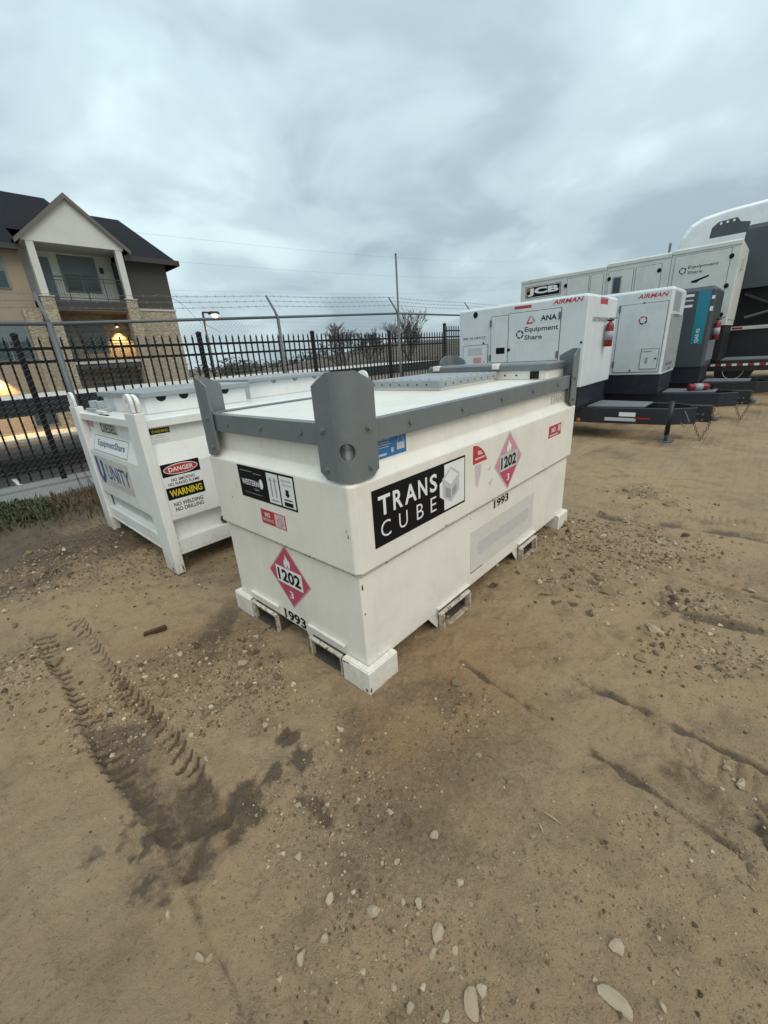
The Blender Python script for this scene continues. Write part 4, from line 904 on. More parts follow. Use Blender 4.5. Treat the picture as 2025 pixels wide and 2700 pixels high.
# balcony railings
for zb_ in (4.98, 2.10):
    ra = hb('balcony_railing', 'h_fascia', 5.76, 9.10, -0.47, -0.43, zb_+0.98, zb_+1.03); hb('rail', 'h_fascia', 5.76, 9.10, -0.465, -0.435, zb_+0.08, zb_+0.11, ra); hb('rail', 'h_fascia', 5.76, 9.10, -0.465, -0.435, zb_+0.84, zb_+0.87, ra)
    for i in range(5): hb('upright', 'h_fascia', 5.80+i*0.81, 5.84+i*0.81, -0.468, -0.432, zb_, zb_+0.979, ra)
    for i in range(30): hb('baluster', 'h_fascia', 5.86+i*0.108, 5.872+i*0.108, -0.456, -0.444, zb_+0.111, zb_+0.839, ra)
def wall_lamp(x, y, z, e):
    l_ = MB().lathe([(0.05, 0.10), (0.09, 0.0), (0.085, -0.05), (0.05, -0.06)], (x, y-0.12, z+z0), n=12).build('wall_lamp', 'h_fascia', hs)
    MB().lathe([(0.03, -0.065), (0.055, -0.072), (0.04, -0.11)], (x, y-0.12, z+z0), n=10).build('bulb', 'lamp', l_)
    ld = bpy.data.lights.new('wall_lamp_light', 'SPOT'); ld.energy = e; ld.color = (1.0, 0.62, 0.24); ld.spot_size = R(96); ld.spot_blend = 0.5; ld.shadow_soft_size = 0.06
    lo = bpy.data.objects.new('wall_lamp_light', ld); col.objects.link(lo); lo.parent = hs; lo.location = (x, y-0.24, z+z0-0.14); lo.rotation_euler = (R(-8), 0, 0)
wall_lamp(8.80, 1.2, 3.98, 420); wall_lamp(2.75, 0.0, 1.95, 700)
hb('wall_lamp', 'h_fascia', 8.72, 8.87, 1.08, 1.198, 6.55, 6.8)

# ------------------------------------------------------------------ street lamp, wires, trees, far country
sl = thing('street_lamp', 'lit street lamp on a dark pole in the parking lot', 'street lamp', yard(10.4, 20.9, LOT), YAW)
MB().tube([(0, 0, 0), (0, 0, 5.1)], [0.07, 0.05], 10).build('pole', 'black', sl, smooth=True)
MB().box(-0.02, 0.62, -0.05, 0.05, 5.06, 5.13).build('arm', 'black', sl); hd_ = MB().rings(0.3, 0.80, -0.16, 0.16, [(5.02, 0.02), (5.08, 0.0), (5.15, 0.05)], 0.03).build('lamp_head', 'black', sl)
MB().lathe([(0.02, -0.16), (0.11, -0.10), (0.13, 0.0), (0.10, 0.04)], (0.58, -0.02, 4.99), n=14).build('lamp_glass', 'lamp_far', hd_)
ld = bpy.data.lights.new('street_lamp_light', 'POINT'); ld.energy = 60; ld.color = (1, 0.75, 0.45); ld.shadow_soft_size = 0.15
lo = bpy.data.objects.new('street_lamp_light', ld); col.objects.link(lo); lo.parent = sl; lo.location = (0.58, -0.05, 4.7)
for k, (zA, zB, dA, dB, lab) in enumerate(((12.6, 14.4, 40, 40, 'topmost faint overhead power line crossing the cloudy sky'), (11.0, 11.6, 40, 40, 'middle faint overhead power line crossing the cloudy sky'), (8.7, 9.8, 40, 40, 'lowest faint overhead power line crossing the cloudy sky'))):
    A0, B0 = Vector((-6, dA, zA-1.4)), Vector((110, dB, zB+4.5))
    pts = [A0.lerp(B0, i/40) + Vector((0, 0, -1.5*math.sin(math.pi*i/40))) for i in range(41)]
    o = MB().tube(pts, 0.005, 5).build('power_line', 'black'); o.rotation_euler.z = YAW; tag(o, lab, 'power line', 'overhead lines')
def bare_tree(s_, d_, z_, h_, spread, seed, label):
    r_ = random.Random(seed); t_ = thing('bare_tree', label, 'tree', yard(s_, d_, z_), 0, 'leafless trees beyond the parking lot')
    tr = MB(); cr = MB()
    def grow(p, dr, ln_, rad, lv):
        q = p + dr*ln_*0.5 + Vector((r_.gauss(0, .04), r_.gauss(0, .04), 0))*ln_; e_ = p + dr*ln_
        (tr if lv < 2 else cr).tube([p, q, e_], [rad, rad*0.85, rad*0.65], 5 if lv < 2 else 3, False)
        if lv >= 6: return
        for _ in range(3 if lv < 4 else 2 + (r_.random() < .5)):
            nd_ = (dr + Vector((r_.gauss(0, spread), r_.gauss(0, spread), r_.gauss(0.12, 0.25)))).normalized()
            grow(e_ if r_.random() < 0.6 else q, nd_, ln_*r_.uniform(0.62, 0.85), max(rad*0.6, 0.028), lv+1)
    for _ in range(3): grow(Vector((r_.gauss(0, .2), r_.gauss(0, .2), 0)), Vector((r_.gauss(0, .25), r_.gauss(0, .25), 1)).normalized(), h_*0.27, h_*0.02, 0)
    tr.build('trunk', 'bark', t_); cr.build('crown', 'bark', t_)
bare_tree(46.0, 50, -1.0, 8.8, 0.55, 1, 'wide leafless bushy tree behind the fence, beyond the carport')
bare_tree(62.5, 50, -0.5, 10.2, 0.40, 5, 'taller leafless tree beside the tall thin pole')
bare_tree(53.5, 52, -1.0, 7.5, 0.5, 9, 'small leafless tree between the two larger bare trees')
# low brown hill beyond
hsn, hdn = 70, 26
V = []; F = []
for i in range(hsn):
    for j in range(hdn):
        s_ = 28+2.6*i; d_ = 46+4.2*j
        prof_ = math.exp(-((d_-84)/26)**2); rise = min(1, max(0, (s_-48)/55)); rise = rise*rise*(3-2*rise)
        z_ = -1.6 + prof_*(0.6+6.0*rise) + 0.5*float(fbm(np.array([s_*1.0]), np.array([d_*1.0]), 0.12, 3, 5)[0])
        V.append(yard(s_, d_, z_))
for i in range(hsn-1):
    for j in range(hdn-1): F.append((i*hdn+j, (i+1)*hdn+j, (i+1)*hdn+j+1, i*hdn+j+1))
o = MB().add(V, F).build('hill', 'scrub', smooth=True); o['kind'] = 'structure'
# scrub and far tree line: one mass
def leaf_mass(name, spots, n, size, mat, label, cat):
    V = []; F = []
    r_ = random.Random(len(spots)+n)
    for (c, rx, rz) in spots:
        for _ in range(n):
            a = r_.random()*6.283; u = r_.random()**0.5; h_ = r_.random()
            p = Vector(c) + Vector((math.cos(a)*rx*u, math.sin(a)*rx*u, rz*h_*math.sqrt(max(0.05, 1-u*u*0.8))))
            d1 = Vector((r_.gauss(0,1), r_.gauss(0,1), r_.gauss(0,1))).normalized()*size*r_.uniform(.5, 1.3); d2 = Vector((r_.gauss(0,1), r_.gauss(0,1), r_.gauss(0,1))).normalized()*size*r_.uniform(.4, 1)
            o_ = len(V); V += [p, p+d1, p+d1*0.6+d2]; F.append((o_, o_+1, o_+2))
    m = MB(); m.v = [tuple(v) for v in V]; m.f = F
    return tag(m.build(name, mat), label, cat, kind='stuff')
r_ = random.Random(3)
leaf_mass('treeline', [(yard(20+5.0*i+r_.gauss(0, 2), 150+r_.gauss(0, 12), -2.0), 6, r_.uniform(3.2, 7.0)) for i in range(46)], 260, 1.1, 'treeline', 'dark band of distant trees along the horizon', 'trees')
leaf_mass('scrub', [(yard(44+1.9*i+r_.gauss(0, 1), 56+r_.gauss(0, 7)+0.2*i, -1.3+0.035*i), 2.4, r_.uniform(0.8, 2.2)) for i in range(46)], 240, 0.30, 'scrub', 'brown leafless scrub on the low hill beyond the fence', 'scrub')
for k, (s_, d_, lab) in enumerate(((60, 140, 'small distant street light glowing behind the pickets'), (66, 138, 'brighter distant street light glowing behind the pickets'))):
    t_ = thing('street_light', lab, 'street light', yard(s_, d_, -1.4), 0, 'distant street lights'); MB().tube([(0, 0, 0), (0, 0, 3.4)], 0.08, 6).build('pole', 'black', t_); MB().lathe([(0.05, 3.4), (0.3, 3.6), (0.3, 3.8), (0.05, 4.0)], n=8).build('lamp', 'lamp_far', t_)

# ------------------------------------------------------------------ generators on trailers
def wheel(parent, x, y, r_=0.33, w_=0.2):
    o = MB().lathe([(r_*0.55, -w_/2), (r_*0.93, -w_/2), (r_, -w_*0.32), (r_, w_*0.32), (r_*0.93, w_/2), (r_*0.55, w_/2)], (x, y, r_), axis='x', n=24).build('wheel', 'rubber', parent, smooth=False)
    MB().lathe([(r_*0.5, -w_*0.42), (r_*0.56, -w_*0.52), (r_*0.2, -w_*0.3), (r_*0.1, -w_*0.5)], (x, y, r_), axis='x', n=16).build('rim', 'k_lgrey', o); return o
def chain(parent, pts, mat='brass', r_=0.016):
    m = MB()
    P = [Vector(p) for p in pts]; dense = []
    for a, b in zip(P[:-1], P[1:]):
        n = max(1, int((b-a).length/0.03)); dense += [a.lerp(b, i/n) for i in range(n)]
    for i, c in enumerate(dense):
        ax = Vector((1, 0, 0)) if i % 2 else Vector((0, 1, 0))
        m.tube([c+ax*r_*math.cos(t)+Vector((0, 0, 1.35*r_*math.sin(t))) for t in [2*math.pi*k/8 for k in range(9)]], 0.0055, 4, False)
    return m.build('safety_chain', mat, parent)
def trailer(t, W, Lb, frame_z0, frame_z1, tongue, fm='black', jack=True, inset=0.28, decky=0.75):
    """chassis: the box sits over y 0..Lb, the tongue points to -y"""
    cx_ = W/2
    for sgn in (-1, 1):
        xo = cx_ + sgn*(cx_-inset); xi = cx_ + sgn*0.10
        poly = [(xo-0.035, Lb), (xo+0.035, Lb), (xo+0.035, -0.10), (xo+(xi-xo)*0.30+0.035, -tongue*0.78), (xi+0.03, -tongue), (xi-0.03, -tongue), (xo+(xi-xo)*0.30-0.035, -tongue*0.78), (xo-0.035, -0.10)]
        MB().prism(poly, 'z', frame_z0, frame_z1).build('frame_rail', fm, t, bevel=0.006)
    MB().prism([(inset+0.036, -0.02), (W-inset-0.036, -0.02), (W-inset-0.12, -decky), (inset+0.12, -decky)], 'z', frame_z1+0.003, frame_z1+0.018).build('deck_plate', 'deck', t)
    MB().box(inset-0.02, W-inset+0.02, -0.16, -0.08, frame_z0+0.02, frame_z1-0.02).build('cross_member', fm, t)
    MB().box(inset+0.03, W-inset-0.03, Lb-0.08, Lb-0.001, frame_z0+0.02, frame_z1-0.02).build('cross_member', fm, t)
    cpl = MB().box(cx_-0.07, cx_+0.07, -tongue-0.16, -tongue+0.10, frame_z0+0.02, frame_z1+0.02).build('coupler', 'black', t, bevel=0.01)
    MB().lathe([(0.035, -0.02), (0.05, 0.0), (0.05, 0.035), (0.02, 0.06)], (cx_, -tongue-0.20, frame_z0+0.06), n=12).build('hitch_ring', 'galv', cpl)
    for dz in (0.05, 0.13):
        for dx in (-0.03, 0.03): MB().lathe([(0.016, 0.0), (0.016, 0.012)], (cx_-0.085, -tongue-0.04+dx, frame_z0+dz), axis='x', n=8).build('bolt', 'galv', cpl)
    chain(t, [(cx_-0.10, -tongue+0.05, frame_z0+0.10), (cx_-0.12, -tongue-0.04, frame_z0-0.10), (cx_-0.08, -tongue-0.10, frame_z0-0.22), (cx_-0.03, -tongue-0.16, frame_z0-0.04), (cx_, -tongue-0.18, frame_z1+0.02)])
    for xw in (0.02, W-0.02):
        wheel(t, xw, Lb*0.58); MB().prism([(Lb*0.58+0.46*math.cos(a), 0.36+0.42*math.sin(a)) for a in [math.pi*k/8 for k in range(9)]] + [(Lb*0.58+0.43*math.cos(a), 0.36+0.39*math.sin(a)) for a in [math.pi*(8-k)/8 for k in range(9)]], 'x', xw-0.13, xw+0.13).build('fender', fm, t)
    if jack:
        j = MB().tube([(inset+0.10, -tongue*0.80, 0.10), (inset+0.10, -tongue*0.80, frame_z1+0.10)], 0.032, 12).build('jack', 'black', t, smooth=True)
        MB().tube([(inset+0.10, -tongue*0.80, 0.012), (inset+0.10, -tongue*0.80, 0.30)], 0.024, 12).build('jack_leg', 'galv', j, smooth=True)
        MB().box(inset+0.01, inset+0.19, -tongue*0.80-0.09, -tongue*0.80+0.09, 0.0, 0.011).build('jack_foot', 'galv', j)
hinge_me = withmat(MB().box(-0.008, 0.0, -0.018, 0.018, -0.05, 0.05).box(-0.014, -0.008, -0.006, 0.006, -0.045, 0.045).mesh('hinge'), 'deck')
lock_me = withmat(MB().lathe([(0.026, 0.0), (0.026, -0.008), (0.012, -0.016)], axis='x', n=10).mesh('lock'), 'k_black')
def door_panel(t, mat, y0, y1, z0_, z1_, name='door', x=0.0):
    """a raised sheet on the long side, leaving a shadow gap round it"""
    MB().box(x-0.003, x-0.0002, y0-0.008, y1+0.008, z0_-0.008, z1_+0.008).build('door_gap', 'dark', t)
    return MB().box(x-0.012, x-0.0032, y0, y1, z0_, z1_).build(name, mat, t, bevel=0.003)
ROWS, ROWD = 6.732, 2.148
# --- first unit
g1 = thing('trailer_generator', 'white trailer generator with red AIRMAN lettering and open grey deck, directly behind the fuel cube', 'generator', yard(ROWS, ROWD), YAW, 'trailer generators parked in a row')
GW, GL = 1.42, 2.12
MB().rings(0, GW, 0, GL, [(0.80, 0.0), (2.035, 0.0), (2.072, 0.03)], 0.012).build('enclosure', 'gen_white', g1, bevel=0.008)
MB().box(0.05, GW-0.05, 0.04, GL-0.04, 0.47, 0.799).build('base_tank', 'navy', g1)
trailer(g1, GW, GL, 0.24, 0.468, 1.42, 'navy', True, 0.30, 0.80)
d1 = door_panel(g1, 'gen_white', 0.375, 1.19, 1.20, 1.92); d2 = door_panel(g1, 'gen_white', 1.20, 1.50, 1.20, 1.905); d3 = door_panel(g1, 'gen_white', 1.56, 2.03, 1.17, 1.49)
link('hinge', hinge_me, d1, (-0.012, 0.385, 1.82)); link('hinge', hinge_me, d1, (-0.012, 0.385, 1.28)); link('hinge', hinge_me, d2, (-0.012, 1.505, 1.81)); link('hinge', hinge_me, d2, (-0.012, 1.505, 1.28))
MB().box(-0.014, -0.0122, 1.245, 1.40, 1.335, 1.43).build('latch', 'k_black', d2); link('lock', lock_me, d1, (-0.012, 1.175, 1.39))
for (y_, z_) in ((0.05, 1.43), (1.80, 1.97), (1.64, 1.52), (1.98, 1.22), (1.62, 1.22)): link('lock', lock_me, g1, (0, y_, z_), (0, 0, 0), (1, 0.6 if z_ < 1.9 else 1.6, 0.6 if z_ < 1.9 else 1.9))
d = decal('lettering_plate', d1, face_x(-0.012, 0.68, 1.80), 0.50, 0.15, 'gen_white'); txt(d, 'ANA', 0.13, 0.01, 0.24, 0.075, 'k_black', bold=0.03)
poly_part('emblem', [[(-0.22, -0.055), (-0.165, 0.055), (-0.145, 0.055), (-0.185, -0.030), (-0.10, -0.030), (-0.12, -0.055)]], 'k_red', d, None, 0.0018, 0.0005); poly_part('emblem', [[(-0.14, 0.055), (-0.125, 0.055), (-0.065, -0.03), (-0.105, -0.03)]], 'k_grey', d, None, 0.0018, 0.0005)
d = decal('lettering_plate', d1, face_x(-0.012, 0.73, 1.61), 0.70, 0.23, 'gen_white'); txt(d, 'Equipment', 0.075, 0.050, 0.52, 0.095, 'k_dgrey', bold=0.025); txt(d, 'Share', -0.045, -0.055, 0.28, 0.070, 'k_dgrey', bold=0.025); ring_logo(d, -0.265, -0.005, 0.062)
d = decal('lettering_plate', g1, face_x(0.0, 0.29, 2.005), 0.47, 0.075, 'gen_white'); txt(d, 'AIRMAN', 0, 0, 0.44, 0.058, 'k_red', bold=0.03, shear=0.25)
decal('red_label', g1, face_x(0.0, 0.97, 1.995), 0.27, 0.040, 'k_red')
d = decal('lettering_plate', g1, face_x(0.0, 1.82, 1.61), 0.46, 0.05, 'gen_white'); txt(d, '800 60 HERTZ', 0, 0, 0.44, 0.035, 'k_dgrey', bold=0.02)
poly_part('sticker', [rect(0.02, 0.06, 0.28, 0.12)], 'k_lgrey', d3, face_x(-0.012, 1.82, 1.33), 0.0003, 0.001); poly_part('sticker', [rect(0.07, -0.08, 0.16, 0.09)], 'k_palered', d3, face_x(-0.012, 1.82, 1.33), 0.0003, 0.001)
d = decal('red_label', g1, face_y(0.70, 0.0, 1.985), 0.36, 0.075, 'k_red'); decal('label_strip', d, Matrix.Translation((0, 0.045, 0.001)), 0.36, 0.025, 'k_grey')
d = decal('lettering_plate', g1, face_y(0.75, 0.0, 1.735), 1.06, 0.075, 'k_lgrey'); txt(d, 'EXTINGUISHER', 0, 0, 0.96, 0.052, 'k_dgrey', bold=0.02)
MB().box(GW-0.012, GW-0.0002+0.012, 0.1, GL-0.1, 1.0, 1.9).build('side_panel', 'gen_white', g1)
# tongue details
d = decal('data_plate', g1, face_x(0.264, -0.62, 0.385), 0.22, 0.06, 'k_white'); decal('data_plate', d, Matrix.Translation((-0.09, -0.075, 0)), 0.42, 0.05, 'k_lgrey'); decal('data_plate', d, Matrix.Translation((0.2, -0.05, 0.001)), 0.2, 0.025, 'reflector')
MB().lathe([(0.03, 0), (0.03, -0.02), (0.015, -0.03)], (0.264, 0.06, 0.275), axis='x', n=10).build('marker_lamp', 'k_orange', g1); MB().lathe([(0.03, 0), (0.03, -0.02), (0.015, -0.03)], (0.264, 0.28, 0.37), axis='x', n=10).build('marker_lamp', 'reflector', g1)
MB().tube([(0.40, -1.30, 0.44), (0.37, -1.38, 0.30), (0.36, -1.33, 0.22), (0.40, -1.28, 0.28)], 0.008, 6).build('plug_cable', 'galv', g1)
# --- second unit
g2 = thing('trailer_generator', 'white generator with red AIRMAN lettering and ring logo, a red bottle lying on its deck', 'generator', yard(ROWS+2.19, 1.51), YAW, 'trailer generators parked in a row')
G2W, G2L = 1.15, 2.3
MB().rings(0, G2W, 0, G2L, [(0.81, 0.0), (2.16, 0.0), (2.20, 0.03)], 0.03).build('enclosure', 'gen_white2', g2, bevel=0.008)
MB().box(0.02, G2W-0.02, 0.02, G2L-0.02, 0.47, 0.809).build('base_tank', 'navy', g2)
trailer(g2, G2W, G2L, 0.24, 0.468, 1.10, 'navy', False, 0.22, 0.78)
d1 = door_panel(g2, 'gen_white2', 0.06, 0.785, 0.86, 1.98)
for z_ in (1.93, 1.0): link('hinge', hinge_me, d1, (-0.012, 0.79, z_))
pn = door_panel(g2, 'gen_white2', 0.09, 0.35, 0.91, 1.24, 'small_door', -0.012); poly_part('sticker', [rect(0, -0.03, 0.05, 0.10), rect(0, 0.12, 0.14, 0.02)], 'k_grey', pn, face_x(-0.024, 0.26, 1.08), 0.0003, 0.001); link('lock', lock_me, pn, (-0.024, 0.12, 1.08), (0, 0, 0), (1, .6, .6))
d = decal('lettering_plate', g2, face_x(0.0, 0.305, 2.095), 0.50, 0.085, 'gen_white2'); txt(d, 'AIRMAN', 0, 0, 0.46, 0.065, 'k_red', bold=0.03, shear=0.25)
d = decal('lettering_plate', d1, face_x(-0.012, 0.40, 1.715), 0.22, 0.19, 'gen_white2'); ring_logo(d, 0, 0, 0.068, 'k_red', 'k_black')
link('lock', lock_me, g2, (-0.012, 0.5, 0.885), (0, 0, 0), (1, .6, .6)); link('lock', lock_me, g2, (0, 0.42, 1.99), (0, 0, 0), (1, .6, .6))
MB().box(0.03, G2W-0.03, -0.012, -0.0005, 0.86, 1.78).build('end_panel', 'steel', g2); decal('control_panel', g2, face_y(0.40, -0.001, 1.98), 0.62, 0.30, 'steel'); poly_part('slot', [rect(0, 0, 0.5, 0.05)], 'deck', g2, face_y(0.45, -0.012, 1.76), 0.0003, 0.001); poly_part('slot', [rect(0, 0, 0.6, 0.06), rect(0.1, -0.09, 0.2, 0.05)], 'deck', g2, face_y(0.45, -0.012, 0.97), 0.0003, 0.001)
# --- third unit, dark grey
g3 = thing('trailer_generator', 'dark grey generator with a teal stripe down its side', 'generator', yard(ROWS+4.19, 1.15), YAW, 'trailer generators parked in a row')
G3W, G3L = 1.25, 2.5
MB().rings(0, G3W, 0, G3L, [(0.80, 0.0), (2.22, 0.0), (2.29, 0.06)], 0.03).build('enclosure', 'gen_grey', g3, bevel=0.01)
MB().box(0.03, G3W-0.03, 0.03, G3L-0.03, 0.48, 0.799).build('base_tank', 'navy', g3)
trailer(g3, G3W, G3L, 0.26, 0.478, 1.15, 'black', False, 0.22, 0.78)
st_ = MB().prism([(0.08, 2.215), (0.29, 2.215), (0.275, 1.24), (0.09, 1.24)], 'x', -0.004, -0.0005).build('stripe', 'k_teal', g3)
txt(decal('stripe_plate', st_, face_x(-0.0045, 0.185, 1.40) @ Matrix.Rotation(math.pi/2, 4, 'Z'), 0.30, 0.11, 'k_teal'), 'QAS 95', 0, 0, 0.26, 0.065, 'k_white', bold=0.02)
poly_part('vent_bar', [rect(0, 0, 0.17, 0.045), rect(0, -0.19, 0.17, 0.045)], 'k_white', g3, face_x(0.0, 0.44, 2.15), 0.0003, 0.003); poly_part('vent_bar', [rect(0, -0.09, 0.17, 0.03)], 'k_lgrey', g3, face_x(0.0, 0.44, 2.15), 0.0003, 0.003)
poly_part('sticker', [rect(0, 0, 0.05, 0.06), rect(0, -0.2, 0.05, 0.08)], 'k_white', g3, face_x(0.0, 0.04, 2.08), 0.0003, 0.003)
MB().box(0.08, G3W-0.08, -0.012, -0.0005, 0.9, 1.3).build('end_panel', 'deck', g3)
# --- large cream unit
g4 = thing('trailer_generator', 'tall long cream generator with black and white JCB sign, standing behind the other generators', 'generator', yard(ROWS+6.2, 1.08), YAW, 'trailer generators parked in a row')
G4W, G4L = 1.75, 5.0
for (a, b, top) in ((0.0, 1.28, 3.29), (1.285, 2.68, 3.265), (2.685, 5.0, 3.22)):
    e_ = MB().rings(0, G4W, a, b, [(1.58, 0.0), (top-0.10, 0.0)], 0.01).build('enclosure', 'gen_cream', g4, bevel=0.006); MB().rings(-0.015, G4W+0.015, a+0.002, b-0.002, [(top-0.0995, 0), (top-0.03, 0), (top, 0.03)], 0.01).build('roof_cap', 'gen_cream', e_)
dd = door_panel(g4, 'gen_cream', 0.17, 1.20, 1.66, 3.14)
for (y0_, y1_, z0_) in ((1.46, 2.0, 1.7), (2.06, 2.62, 1.7), (2.75, 3.05, 1.7), (3.10, 3.66, 1.7)): door_panel(g4, 'gen_cream', y0_, y1_, z0_, 3.06)
for (y_, z_) in ((0.15, 2.98), (0.14, 2.40), (0.13, 1.81), (1.50, 2.92), (2.60, 2.90), (3.70, 2.90)): link('lock', lock_me, g4, (-0.012, y_, z_), (0, 0, 0), (1.4, 1.7, 1.9))
wn = MB().box(-0.016, -0.0122, 2.30, 2.52, 2.52, 2.93).build('window', 'k_grey', g4); MB().box(-0.018, -0.0162, 2.33, 2.49, 2.55, 2.90).build('pane', 'glass', wn)
d = decal('sign_panel', g4, face_x(0.0, 4.34, 2.865), 1.02, 0.31, 'k_black'); poly_part('sign_border', [rect(0, 0.135, 0.98, 0.012), rect(0, -0.135, 0.98, 0.012), rect(-0.484, 0, 0.012, 0.27), rect(0.484, 0, 0.012, 0.27)], 'k_white', d, None, 0.0018, 0.001)
txt(d, 'JCB', 0.0, 0.0, 0.90, 0.21, 'k_white', 0.004, 0.05); poly_part('emblem', [rect(-0.41, 0.075, 0.12, 0.10)], 'k_brown', d, None, 0.0018, 0.001)
d = decal('lettering_plate', dd, face_x(-0.012, 0.72, 2.83), 0.80, 0.20, 'gen_cream'); txt(d, 'Equipment', 0.08, 0.045, 0.56, 0.085, 'k_dgrey', bold=0.02); txt(d, 'Share', -0.06, -0.055, 0.28, 0.065, 'k_dgrey', bold=0.02); ring_logo(d, -0.30, -0.005, 0.07)
poly_part('sticker', [[(-0.16, -0.03), (-0.05, -0.04), (0.0, 0.0), (0.16, 0.06), (0.17, 0.10), (0.02, 0.05), (-0.15, 0.01)]], 'k_black', dd, face_x(-0.012, 0.66, 2.58), 0.0003, 0.001)
MB().box(0.06, G4W-0.06, 0.02, G4L-0.02, 0.80, 1.579).build('base_tank', 'black', g4)
trailer(g4, G4W, G4L, 0.56, 0.798, 1.9, 'black', False, 0.15, 1.3)
tp = MB()
for i in range(12): tp.box(0.108, 0.1125, -1.15+0.2*i, -1.06+0.2*i, 0.68, 0.73)
tp.build('reflective_tape', 'k_white', g4)
tp = MB()
for i in range(12): tp.box(0.108, 0.1125, -1.05+0.2*i, -0.96+0.2*i, 0.68, 0.73)
tp.build('reflective_tape', 'reflector', g4)
MB().box(0.35, 0.5, -0.06, -0.0005, 2.72, 2.95).build('latch', 'k_lgrey', g4); MB().box(0.1, G4W-0.1, -0.012, -0.0005, 1.7, 3.1).build('end_panel', 'gen_cream', g4)
for (y_, z_, m_) in ((0.55, 1.20, 'k_lgrey'), (0.85, 0.95, 'k_lgrey'), (0.3, 1.02, 'k_lgrey')): decal('label_strip', g4, face_x(0.06, y_, z_), 0.20, 0.055, m_)
# --- dark grey machine and white truck at the end of the row
mc = thing('skid_machine', 'tall dark grey machine with perforated bracket plate, last in the generator row', 'machine', yard(15.3, 1.22), YAW)
MB().rings(0.0, 1.6, -3.6, 0.05, [(2.45, 0.0), (3.80, 0.0), (3.9, 0.05)], 0.02).build('housing', 'gen_grey', mc, bevel=0.01)
pts_ = [(0.80, 3.76), (0.78, 3.99), (0.66, 4.10), (0.28, 4.13), (0.20, 4.02), (0.0, 3.98), (0.02, 3.76)]
bp_ = MB().prism(pts_, 'x', 0.02, 0.05).build('bracket_plate', 'gen_grey', mc)
for k in range(3): MB().lathe([(0.028, 0.0), (0.028, 0.004)], (0.0155, 0.60-0.13*k, 4.055+0.01*k), axis='x', n=10).build('hole', 'k_white', bp_)
MB().prism([(-0.35, 3.905), (-0.40, 4.05), (-0.60, 4.12), (-2.0, 4.12), (-2.0, 3.905)], 'x', 0.02, 0.06).build('bracket_plate', 'gen_grey', mc)
MB().box(0.1, 1.5, -3.5, -0.05, 1.55, 2.449).build('engine_bay', 'dark', mc); MB().tube([(0.02, -0.2, 2.3), (-0.02, -0.7, 2.05), (0.0, -1.6, 2.2)], 0.05, 8).build('hose', 'rubber', mc); MB().tube([(0.0, -0.3, 1.75), (-0.02, -0.9, 1.9), (0.0, -1.6, 1.7)], 0.035, 8).build('hose', 'galv', mc)
MB().box(-0.02, 1.62, -3.6, 0.3, 1.46, 1.545).build('base_frame', 'gen_cream', mc)
MB().box(0.05, 1.5, -3.6, 0.2, 0.7, 1.459).build('chassis', 'black', mc)
for x_ in (0.25, 1.35):
    for y_ in (-0.3, -2.6): wheel(mc, x_, y_, 0.42, 0.24)
for i in range(6): decal('reflective_tape', mc, face_x(0.05 if False else -0.02, -0.2-0.5*i, 1.50), 0.22, 0.05, 'k_lgrey' if i % 2 else 'reflector')
tk = thing('truck', 'white truck with a high rounded roof rising behind the generators', 'truck', yard(17.2, 3.1), YAW)
V = []; F = []; nu, nv = 16, 9
def sec(t):   # rounded side profile along -y
    prof_ = [(0.12, 1.0), (0.10, 2.6), (0.06, 3.3), (0.0, 3.85), (-0.10, 4.25), (-0.28, 4.52), (-0.55, 4.66), (-1.1, 4.74), (-2.2, 4.80), (-4.5, 4.86), (-4.6, 1.0)]
    return prof_
P_ = sec(0); m = MB(); rows = []
for (xx, ins) in ((0.0, 0.10), (0.10, 0.03), (0.25, 0.0), (2.15, 0.0), (2.30, 0.03), (2.4, 0.10)):
    rows.append([(xx, y-ins if y > -4 else y+ins, z-ins*0.9 if z > 1.2 else z) for (y, z) in P_])
for a in rows: V += a
n = len(P_)
for i in range(len(rows)-1):
    for j in range(n): F.append((i*n+j, i*n+(j+1) % n, (i+1)*n+(j+1) % n, (i+1)*n+j))
F += [tuple(range(n)), tuple(range((len(rows)-1)*n, len(rows)*n))]
cab = MB().add(V, F).build('cab_body', 'truck_white', tk, bevel=0.03, seg=3)
MB().box(-0.004, 0.0, -1.2, -0.4, 2.4, 3.2).build('window', 'glass', tk); MB().box(0.1, 2.3, -4.5, 0.2, 0.6, 0.999).build('chassis', 'black', tk)
mr = MB().box(0.15, 0.3, 0.16, 0.20, 3.8, 4.15).build('mirror', 'deck', tk); MB().tube([(0.22, 0.10, 3.7), (0.22, 0.18, 3.8)], 0.015, 6).build('mirror_arm', 'black', mr)
for x_ in (0.2, 2.2):
    for y_ in (-0.5, -3.6): wheel(tk, x_, y_, 0.5, 0.28)
# --- fire extinguishers
def extinguisher(label, loc, rot, lie=False, sc_=1.0):
    t = thing('fire_extinguisher', label, 'extinguisher', loc, 0, 'fire extinguishers on the trailers'); t.rotation_euler = rot; t.scale = (sc_,)*3
    b = MB().lathe([(0.06, 0.0), (0.07, 0.012), (0.07, 0.34), (0.055, 0.385), (0.022, 0.41), (0.022, 0.43)], n=18).build('cylinder', 'ext_red', t, smooth=True)
    MB().lathe([(0.0712, 0.11), (0.0712, 0.26)], n=18).build('label', 'k_grey', b, smooth=True)
    v = MB().box(-0.02, 0.02, -0.06, 0.05, 0.43, 0.455).box(-0.014, 0.014, -0.11, 0.02, 0.465, 0.478).build('valve_handle', 'k_black', t)
    MB().tube([(0.03, 0.0, 0.44), (0.085, 0.0, 0.40), (0.088, 0.0, 0.25), (0.082, 0.0, 0.12)], 0.011, 6).build('hose', 'k_black', t, smooth=True); return t
